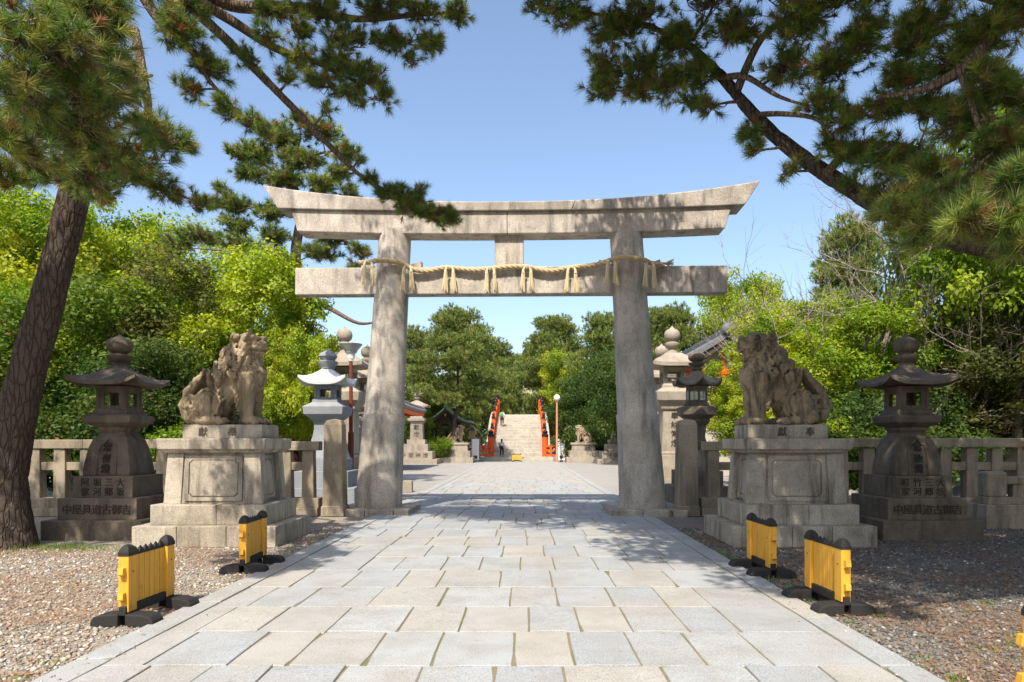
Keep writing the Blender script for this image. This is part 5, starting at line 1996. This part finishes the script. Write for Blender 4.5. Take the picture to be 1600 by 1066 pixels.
def bent(pts, n=6):
    """smooth curve through points"""
    out = []
    P = [Vector(p) for p in pts]
    for i in range(len(P) - 1):
        p0, p1, p2, p3 = P[max(i - 1, 0)], P[i], P[i + 1], P[min(i + 2, len(P) - 1)]
        for j in range(n):
            t = j / n
            out.append(.5 * ((2 * p1) + (p2 - p0) * t + (2 * p0 - 5 * p1 + 4 * p2 - p3) * t * t + (3 * p1 - p0 - 3 * p2 + p3) * t ** 3))
    out.append(P[-1])
    return out


def radii(rs, n=6):
    out = []
    for a, b in zip(rs, rs[1:]):
        out += [a + (b - a) * j / n for j in range(n)]
    return out + [rs[-1]]


def barky(m, pts, rad, sides, amp, seed):
    """trunk with plated, fissured bark modelled in relief"""
    rings, ref = [], None
    s = 0
    for i, p in enumerate(pts):
        if i:
            s += (p - pts[i - 1]).length
        d = (pts[min(i + 1, len(pts) - 1)] - pts[max(i - 1, 0)]).normalized()
        if ref is None:
            ref = Vector((1, 0, 0))
        u = (ref - d * ref.dot(d)).normalized()
        ref = u
        w = d.cross(u)
        ring = []
        for j in range(sides):
            a = 2 * math.pi * j / sides
            q = Vector((math.cos(a) * rad[i] * 15, math.sin(a) * rad[i] * 15, s * 2.6 + seed))
            q += noise.noise_vector(q * .9) * .55 + noise.noise_vector(q * 2.5) * .22
            f = noise.voronoi(q)[0]
            e = min(1, (f[1] - f[0]) * 3.2)
            bumpy = noise.noise(Vector((math.cos(a) * 1.5, math.sin(a) * 1.5, s * 1.1 + seed)))
            r = rad[i] * (1 + .07 * bumpy) + amp * (e - .6)
            ring.append(p + (u * math.cos(a) + w * math.sin(a)) * r)
        rings.append(ring)
    m.loft(rings)


def twiggy(name, label, limbs, blobs, seed, bark_m, needle, width, nper, pal, trunk=None, dens=1.0, high=()):
    """near pine: limbs given as (points, radii); blobs (centre, radii, number of shoots) hang on twigs from the nearest limb"""
    rg = np.random.default_rng(seed)
    base = trunk[0][0]
    o = Vector((base.x, base.y, 0))
    t = thing(name, label, 'tree', o)
    nodes = []
    for k, (pts, rad, barked, nm) in enumerate(limbs):
        m = MB()
        P = bent([p - o for p in pts])
        rr = radii(rad)
        if barked:
            P2 = bent([p - o for p in pts], 24)
            R2 = radii(rad, 24)
            barky(m, P2, R2, 64 if nm == 'trunk' else 30, .016 if nm == 'trunk' else .009, seed)
        else:
            m.tube(P, rr, 9)
        obj(nm, m.mesh(smooth=50, fix=False), bark_m if nm == 'trunk' else BARK_LIMB, t)
        if nm != 'dead_branch':
            nodes += [(p, r) for p, r in zip(P, rr)]
    tw = MB()
    PP, AA = [], []
    for c, rad, n in sorted(blobs, key=lambda b: min((b[0] - o - q).length for q, _ in nodes)):
        n = int(n * dens)
        c = c - o
        pts = connect(tw, nodes, tuple(c), .028, rg, 5, .04)
        k = max(3, n // 7)
        subs = []
        for i in range(k):
            d = unit(rg.normal(size=3)) * (rg.random() ** .5) * np.array(rad) * .8
            e = c + Vector(d)
            q0 = pts[rg.integers(2, 6)]
            mid = q0.lerp(e, .5) + Vector(rg.normal(0, .05, 3))
            tw.tube([q0, mid, e], [.011, .008, .005], 4)
            subs.append((q0, mid, e))
        for i in range(n):
            q0, mid, e = subs[rg.integers(k)]
            d = unit(rg.normal(size=3))
            a = Vector(d * (rg.random() ** .4) * np.array(rad)) + c
            if rg.random() < .8:
                a = a.lerp(e, .45)
            st = mid.lerp(e, rg.random())
            tw.tube([st, st.lerp(a, .6) + Vector((0, 0, -.02)), a], [.005, .004, .004], 3)
            ax = (a - st).normalized() + Vector((0, 0, .55)) + Vector(rg.normal(0, .25, 3))
            PP.append(tuple(a))
            AA.append(tuple(ax))
    HP, HA = [], []
    for c, r, n in high:                                   # the upper crown, above the picture
        c = Vector(c) - o
        connect(tw, nodes, tuple(c), .05, rg, 5, .0)
        d = unit(rg.normal(size=(n, 3)))
        HP.append(np.array(c) + d * rg.random((n, 1)) ** .45 * np.array([r, r, r * .4]))
        HA.append(d * np.array([.8, .8, .4]) + np.array([0, 0, .6]))
    if HP:
        obj('crown', tufts_mesh(np.concatenate(HP), np.concatenate(HA), needle * 1.25, width * 6.5, 9, rg, pal, .95, 0), NEEDLE, t)
    obj('twig', tw.mesh(fix=False), BARK_LIMB, t, kind='stuff')
    obj('crown', tufts_mesh(np.array(PP), np.array(AA), needle, width, nper, rg, pal, .95, .3), NEEDLE, t)
    return t


def high_crown(areas, seed):
    """upper-crown boughs above and beside the picture, spread over the ground their shade covers: (x0, x1, y0, y1, number, z range)"""
    rg = np.random.default_rng(seed)
    out = []
    for x0, x1, y0, y1, n, z0, z1 in areas:
        k = tries = 0
        while k < n and tries < 4000:
            tries += 1
            z = rg.uniform(z0, z1)
            x, y = rg.uniform(x0, x1) - .17 * z, rg.uniform(y0, y1) - .74 * z
            if y > -1 and z < 1.6 + .63 * y + .9 and abs(x) < .74 * max(y, 0) + 1.2:
                continue                                   # would hang into the open sky
            out.append(((x, y, z), rg.uniform(.7, 1.1), int(rg.uniform(150, 220))))
            k += 1
    return out


HIGH_R = high_crown([(2.9, 10.5, 7.8, 15.2, 104, 6.6, 9.5), (5.5, 11, 15, 18.5, 26, 9, 11.5), (1.9, 4, 9.5, 14.5, 20, 7, 9.5), (-1.4, 3.0, 14.8, 18.6, 34, 7.5, 10.5), (2.5, 4.3, 15.5, 21.5, 34, 8, 11.5), (0, 4.0, 13.4, 16, 12, 7.5, 10), (4.0, 8, 14.5, 22, 44, 8.5, 12), (8, 16, 13.5, 18.5, 44, 5.5, 9)], 5)
HIGH_L = high_crown([(-11, -6.7, 11.8, 15.5, 30, 5.5, 9.0), (-13, -9, 9.8, 16, 24, 5.5, 9)], 6)


def B(px, py, rx, ry, Y, n, dy=None):
    c = W(px, py, Y)
    k = Y / F
    return (c, (rx * k, dy or max(.35, rx * k * .8), ry * k), n)


# left foreground pine
TRK = [W(6, 868, 11.0), W(8, 745, 11.0), W(38, 600, 10.95), W(82, 440, 10.9), W(112, 320, 10.8), W(140, 180, 10.6), W(163, 40, 10.4), W(178, -110, 10.2), W(186, -260, 10.0), W(180, -420, 9.8)]
TRK[0].z = -.12
limbs = [
    (TRK, [.50, .30, .255, .225, .21, .195, .185, .17, .14, .08], True, 'trunk'),
    ([W(170, -40, 10.3), W(250, -20, 10.3), W(330, 40, 10.5), W(420, 130, 10.9), W(500, 212, 11.4), W(560, 272, 11.9), W(615, 305, 12.2), W(680, 335, 12.4)], [.10, .085, .073, .06, .046, .036, .024, .012], True, 'limb'),
    ([W(172, -60, 10.3), W(260, -40, 10.3), W(360, 8, 10.6), W(450, 12, 10.9), W(560, 30, 11.1), W(680, 20, 11.3), W(735, 22, 11.3)], [.12, .11, .09, .08, .05, .03, .012], False, 'limb'),
    ([W(255, -28, 10.3), W(350, 25, 10.5), W(430, 75, 10.7), W(500, 100, 10.9), W(570, 135, 11.0)], [.08, .075, .06, .04, .012], False, 'limb'),
    ([W(176, -90, 10.2), W(240, 20, 9.9), W(300, 80, 9.9), W(330, 130, 10.0), W(380, 180, 10.1)], [.09, .07, .05, .03, .012], False, 'limb'),
    ([W(165, 20, 10.3), W(120, 40, 8.2), W(80, 30, 6.6), W(20, 60, 5.4)], [.11, .09, .06, .02], False, 'limb'),
    ([W(150, 130, 10.5), W(120, 180, 8.8), W(70, 210, 7.0), W(10, 215, 6.0)], [.10, .08, .05, .02], False, 'limb'),
    ([W(140, 185, 10.6), W(180, 240, 9.4), W(235, 225, 8.6), W(290, 235, 8.2)], [.09, .07, .045, .015], False, 'limb'),
    ([W(130, 245, 10.7), W(165, 270, 10.0), W(220, 285, 9.3), W(300, 312, 9.2)], [.07, .05, .035, .012], False, 'limb'),
    ([W(152, 52, 9.9), W(205, 45, 9.5), W(213, 58, 9.4), W(224, 120, 9.3), W(231, 170, 9.3), W(222, 235, 9.4)], [.05, .045, .055, .055, .05, .03], False, 'dead_branch'),
    ([W(226, 120, 9.3), W(238, 118, 9.2)], [.03, .015], False, 'dead_branch'),
]
lb = [
    # near sprays at the upper left
    B(60, 55, 105, 60, 5.6, 60, .6), B(150, 25, 80, 40, 6.2, 46, .5), B(20, 130, 60, 45, 5.4, 34, .5), B(105, 130, 80, 45, 6.0, 46, .5), B(170, 90, 35, 50, 6.6, 26, .4),
    B(95, 200, 110, 40, 6.4, 54, .6), B(20, 225, 50, 40, 6.0, 28, .5), B(160, 165, 60, 50, 7.0, 36, .5), B(55, 262, 60, 24, 7.0, 26, .4), B(12, 275, 26, 28, 6.6, 14, .3),
    B(180, 235, 85, 40, 8.0, 56, .7), B(120, 270, 75, 30, 8.3, 44, .6), B(235, 200, 50, 32, 8.2, 34, .5), B(272, 225, 40, 22, 8.2, 24, .4), B(255, 300, 38, 18, 9.2, 18, .4), B(215, 275, 65, 26, 9.0, 36, .5), B(310, 316, 28, 12, 9.4, 10, .3),
    B(150, 300, 50, 18, 9.4, 20, .4), B(195, 130, 40, 40, 7.4, 22, .4), B(60, 330, 0.1, .1, 8, 0),
    B(90, -40, 120, 40, 6.4, 50, .7), B(200, -30, 70, 30, 8.5, 34, .6),
    # dark hanging sprays under the limbs
    B(285, 55, 45, 32, 9.7, 34), B(330, 108, 32, 25, 10.0, 26), B(275, 30, 36, 35, 9.6, 26), B(296, 140, 28, 18, 10.0, 18), B(352, 170, 22, 22, 10.1, 18), B(390, 190, 28, 14, 10.2, 16), B(412, 205, 18, 10, 10.4, 8), B(300, 15, 40, 22, 9.8, 22), B(380, 90, 26, 18, 10.4, 14), B(420, 60, 22, 20, 10.5, 14), B(310, 90, 26, 22, 9.9, 16),
    # long sprays against the sky
    B(430, 20, 40, 18, 10.7, 26), B(500, 18, 60, 20, 11.0, 44), B(590, 14, 60, 18, 11.1, 42), B(660, 18, 42, 18, 11.2, 32), B(715, 22, 32, 16, 11.3, 26), B(470, 45, 30, 16, 10.7, 20),
    B(545, 58, 50, 18, 11.0, 40), B(615, 66, 45, 18, 11.0, 36), B(670, 70, 36, 15, 11.1, 28), B(640, 88, 22, 10, 11.1, 10),
    B(470, 92, 35, 18, 10.7, 26), B(530, 98, 50, 24, 10.9, 44), B(575, 120, 36, 26, 10.9, 34), B(598, 150, 18, 22, 10.9, 16), B(545, 140, 34, 18, 10.9, 20), B(500, 128, 36, 16, 10.8, 22), B(510, 168, 12, 12, 10.9, 6), B(560, 155, 14, 12, 10.9, 8), B(450, 120, 22, 14, 10.7, 12),
    # tip in front of the gate lintel
    B(578, 280, 22, 8, 12.0, 14, .3), B(612, 303, 32, 16, 12.2, 38, .4), B(645, 322, 34, 20, 12.3, 50, .4), B(685, 338, 34, 17, 12.4, 46, .4), B(706, 342, 14, 10, 12.4, 12, .25), B(655, 300, 14, 8, 12.2, 6, .2), B(560, 250, 12, 8, 11.8, 4, .2),
    # above the frame
    B(300, -70, 120, 40, 9.6, 60), B(450, -60, 120, 35, 10.6, 60), B(120, -150, 140, 60, 7.5, 60), B(260, -170, 140, 60, 9.4, 60), B(40, -60, 100, 50, 7.8, 30),
]
for (x, y, z, r, n) in ((-4.6, 9.5, 10.6, 1.3, 70), (-3.2, 10.4, 10.8, 1.2, 70), (-1.9, 10.8, 10.6, 1.2, 60), (-.7, 11.2, 10.6, 1.1, 50), (-4.0, 11.6, 11.4, 1.2, 60), (-2.4, 9.2, 10.4, 1.1, 50), (-5.6, 8.6, 10.2, 1.2, 50),
                        (-8.3, 8.6, 6.9, 1.2, 60), (-8.6, 9.8, 6.6, 1.2, 60), (-9.4, 8.6, 7.4, 1.2, 50), (-7.8, 9.4, 8.2, 1.1, 46), (-9.0, 10.6, 8.0, 1.2, 46), (-6.8, 9.2, 7.6, 1.0, 40)):
    lb.append((Vector((x, y, z)), (r, r, r * .45), n))
lb = [b for b in lb if b[2] > 0]
twiggy('pine_tree', 'leaning foreground pine at the left edge, limbs reaching over to the gate lintel', limbs, lb, 5, BARK_PINE, .15, .0062, 66, PINE, limbs[0], 2.2, HIGH_L)

# right foreground pine, its leaning stem outside the picture
RT = [Vector((8.4, 6.6, -.12)), Vector((7.9, 6.7, 1.2)), Vector((7.0, 6.9, 2.6)), Vector((6.0, 7.1, 3.3)), W(1490, 372, 7.5), W(1400, 335, 8.0), W(1320, 290, 8.5), W(1240, 236, 8.9), W(1180, 182, 9.2), W(1120, 112, 9.6), W(1060, 62, 9.9), W(980, 30, 10.2), W(900, 18, 10.3)]
limbs = [
    (RT, [.32, .25, .19, .145, .115, .105, .097, .087, .077, .062, .045, .028, .012], True, 'trunk'),
    ([Vector((7.3, 6.85, 2.3)), Vector((7.2, 6.9, 4.2)), Vector((6.6, 6.9, 6.0)), W(1600, -10, 7.2), W(1545, 60, 7.0), W(1500, 110, 6.9), W(1440, 140, 7.1), W(1370, 152, 7.4)], [.2, .16, .13, .09, .075, .06, .04, .012], False, 'limb'),
    ([Vector((6.7, 6.9, 5.7)), Vector((5.6, 6.6, 7.6)), Vector((4.4, 6.8, 8.8)), Vector((2.8, 7.4, 9.2))], [.14, .1, .07, .02], False, 'limb'),
    ([Vector((6.6, 6.9, 6.0)), Vector((5.6, 5.0, 7.0)), Vector((4.6, 3.2, 7.6)), Vector((3.4, 2.0, 7.8))], [.13, .1, .06, .02], False, 'limb'),
    ([Vector((7.1, 6.9, 4.4)), Vector((6.6, 5.6, 5.0)), Vector((5.4, 4.6, 4.6)), W(1590, 310, 4.6), W(1530, 345, 4.4)], [.13, .09, .06, .03, .012], False, 'limb'),
    ([W(1180, 180, 9.2), W(1220, 178, 8.8), W(1275, 186, 8.4), W(1300, 215, 8.2)], [.04, .032, .025, .01], False, 'limb'),
    ([W(1130, 122, 9.5), W(1165, 120, 9.2), W(1215, 150, 8.8), W(1260, 165, 8.6)], [.05, .04, .025, .01], False, 'limb'),
    ([W(1150, 145, 9.4), W(1190, 60, 9.2), W(1250, 20, 8.8), W(1330, -10, 8.4)], [.06, .045, .035, .015], False, 'limb'),
    ([W(1290, 272, 8.6), W(1330, 235, 8.3), W(1390, 225, 7.8), W(1450, 235, 7.4)], [.06, .045, .03, .012], False, 'limb'),
    ([W(1400, 335, 8.0), W(1440, 300, 7.4), W(1490, 290, 6.8), W(1550, 240, 6.4)], [.08, .06, .04, .012], False, 'limb'),
    ([W(1500, 110, 6.9), W(1520, 170, 6.7), W(1535, 220, 6.5)], [.04, .03, .01], False, 'limb'),
]
rb = [
    B(845, 6, 32, 14, 10.2, 22), B(895, 22, 50, 24, 10.2, 48), B(955, 48, 55, 32, 10.1, 60), B(940, 105, 34, 28, 10.0, 34), B(1000, 105, 50, 36, 9.9, 54), B(945, 140, 36, 18, 10.0, 26), B(995, 142, 36, 18, 9.9, 28), B(1060, 60, 58, 40, 9.8, 64), B(1045, 128, 46, 30, 9.8, 46), B(1000, 20, 60, 26, 10.0, 40),
    B(1095, 118, 36, 30, 9.5, 36), B(1150, 40, 55, 40, 9.2, 56), B(1108, 168, 24, 10, 9.4, 14), B(1170, 212, 22, 14, 9.1, 18), B(1182, 234, 16, 10, 9.0, 10), B(1235, 268, 16, 9, 8.8, 10), B(1080, 160, 24, 12, 9.6, 14),
    B(1255, 30, 70, 48, 8.6, 62), B(1230, 105, 52, 36, 9.0, 46), B(1300, 105, 55, 36, 8.5, 46), B(1282, 165, 44, 26, 8.4, 32), B(1350, 55, 60, 42, 8.0, 50), B(1405, 125, 48, 25, 7.6, 34), B(1440, 40, 60, 40, 7.4, 48), B(1320, 185, 38, 22, 8.2, 26), B(1388, 165, 55, 16, 7.6, 32), B(1455, 168, 50, 20, 7.3, 34),
    B(1340, 240, 55, 28, 8.2, 44), B(1400, 245, 60, 36, 7.6, 52), B(1452, 272, 58, 34, 7.2, 48), B(1500, 195, 48, 38, 7.0, 42), B(1530, 55, 60, 48, 7.0, 56), B(1560, 140, 50, 40, 6.7, 46), B(1560, 230, 50, 40, 6.5, 44), B(1500, 300, 58, 28, 6.6, 42), B(1420, 310, 46, 18, 7.2, 28), B(1440, 352, 50, 18, 7.2, 28), B(1385, 300, 30, 14, 7.8, 14), B(1330, 290, 26, 14, 8.3, 10), B(1300, 225, 26, 16, 8.4, 12),
    B(1530, 318, 50, 22, 5.0, 20, .4), B(1580, 285, 34, 22, 4.6, 16, .3), B(1560, 350, 46, 22, 4.5, 20, .3), B(1512, 342, 26, 16, 4.5, 10, .25), B(1596, 385, 24, 14, 4.5, 8, .25), B(1600, 320, 40, 40, 5.0, 14, .4),
    B(1430, 335, 50, 26, 6.6, 40, .4), B(1480, 350, 50, 28, 6.2, 40, .4), B(1390, 330, 26, 16, 7.2, 16, .3), B(1440, 375, 40, 14, 6.4, 18, .3),
    B(1595, 20, 40, 40, 7.0, 30), B(1480, -20, 80, 30, 7.4, 40), B(1610, 180, 40, 60, 6.6, 34), B(1350, -10, 70, 25, 8.2, 40), B(1240, -25, 70, 25, 9.0, 40), B(1120, -10, 70, 25, 9.6, 40),
    B(1235, 50, 35, 25, 8.9, 20), B(1480, 100, 50, 30, 7.1, 28), B(1420, 80, 40, 25, 7.5, 24), B(1530, 120, 36, 30, 6.8, 22),
]
for k, (x, y, z, r, n) in enumerate(((5.2, 5.2, 7.4, 1.1, 60), (4.2, 3.4, 7.8, 1.1, 60), (3.4, 2.0, 8.0, 1.0, 50), (6.2, 3.2, 7.2, 1.2, 60), (5.0, 1.6, 7.4, 1.1, 50), (6.6, 5.0, 7.0, 1.1, 50), (4.6, 6.6, 8.8, 1.0, 50), (3.0, 7.2, 9.3, 1.0, 46), (7.2, 1.8, 6.8, 1.2, 50), (6.4, .6, 7.4, 1.1, 40), (8.2, 4.0, 6.6, 1.2, 50), (7.8, 6.6, 7.0, 1.2, 50), (1.6, 7.6, 9.6, .8, 26), (9.2, 6.4, 6.2, 1.2, 44), (8.8, 2.4, 6.0, 1.2, 44), (6.0, 7.6, 8.4, 1.0, 44),
    (4.2, 5.0, 8.6, 1.2, 64), (5.6, 3.8, 8.4, 1.2, 64), (3.2, 4.6, 8.8, 1.1, 56), (6.8, 4.2, 8.2, 1.2, 60), (5.4, 6.4, 8.0, 1.1, 60), (7.4, 3.0, 7.8, 1.2, 56), (2.6, 8.6, 9.8, 1.0, 46), (3.8, 8.2, 9.6, 1.0, 50), (5.0, 8.0, 9.2, 1.0, 50), (2.0, 6.0, 9.4, 1.0, 40), (6.6, 2.2, 7.8, 1.1, 46), (8.0, 5.2, 7.6, 1.2, 50), (9.4, 4.4, 7.0, 1.2, 44), (4.4, 9.6, 9.8, .9, 40))):
    rb.append((Vector((x, y, z)), (r, r, r * .5), n))
twiggy('pine_tree', 'foreground pine leaning in from the right, one thick limb crossing the sky', limbs, rb, 6, BARK_PINE, .15, .0062, 62, PINE, limbs[0], 2.0, HIGH_R)

# the pine that stands behind the left end of the lintel
MT = [W(478, 757, 26.66), W(476, 600, 26.66), W(470, 480, 26.66), W(462, 400, 26.54), W(470, 330, 26.41), W(455, 270, 26.29), W(470, 215, 26.29)]
MT[0].z = -.15
limbs = [
    (MT, [.32, .26, .23, .2, .16, .12, .03], False, 'trunk'),
    ([W(468, 470, 26.66), W(510, 480, 26.04), W(560, 505, 25.54), W(600, 500, 25.30)], [.1, .09, .06, .02], False, 'limb'),
    ([W(464, 410, 26.54), W(420, 390, 25.79), W(370, 392, 25.30), W(300, 388, 25.05)], [.1, .08, .05, .015], False, 'limb'),
    ([W(468, 360, 26.41), W(510, 360, 26.04), W(545, 380, 25.79), W(565, 400, 25.54)], [.07, .06, .04, .012], False, 'limb'),
    ([W(468, 330, 26.41), W(420, 320, 26.04), W(370, 330, 25.54)], [.07, .05, .012], False, 'limb'),
    ([W(458, 280, 26.29), W(420, 262, 26.04), W(380, 235, 25.79)], [.06, .05, .012], False, 'limb'),
    ([W(458, 265, 26.29), W(500, 240, 26.04), W(545, 235, 25.79)], [.06, .05, .012], False, 'limb'),
]
mb_ = []
for px, py, rx, ry, n in ((440, 215, 40, 20, 46), (500, 205, 36, 16, 36), (470, 250, 46, 18, 46), (400, 240, 34, 18, 36), (372, 245, 16, 8, 10), (540, 240, 26, 14, 24), (530, 270, 24, 12, 20), (440, 282, 44, 16, 36), (500, 290, 36, 14, 28), (390, 270, 30, 12, 22),
                         (370, 322, 34, 14, 30), (330, 318, 24, 10, 14), (420, 332, 30, 12, 24), (370, 352, 30, 12, 22), (320, 372, 40, 12, 28), (280, 380, 26, 10, 14), (380, 385, 34, 12, 24), (430, 372, 30, 14, 24), (520, 372, 40, 14, 30), (560, 392, 20, 12, 14), (500, 395, 34, 12, 24), (440, 405, 28, 12, 18), (545, 300, 20, 10, 10), (470, 190, 26, 10, 18), (415, 205, 20, 10, 12), (350, 300, 14, 8, 6), (600, 490, 18, 10, 8), (560, 420, 24, 12, 12)):
    mb_.append(B(px, py, rx, ry, 26.0, n, 1.0))
twiggy('pine_tree', 'open-crowned pine standing behind the left end of the gate lintel', limbs, mb_, 9, BARK_PINE, .28, .022, 40, PINE_FAR, limbs[0], 3.8)
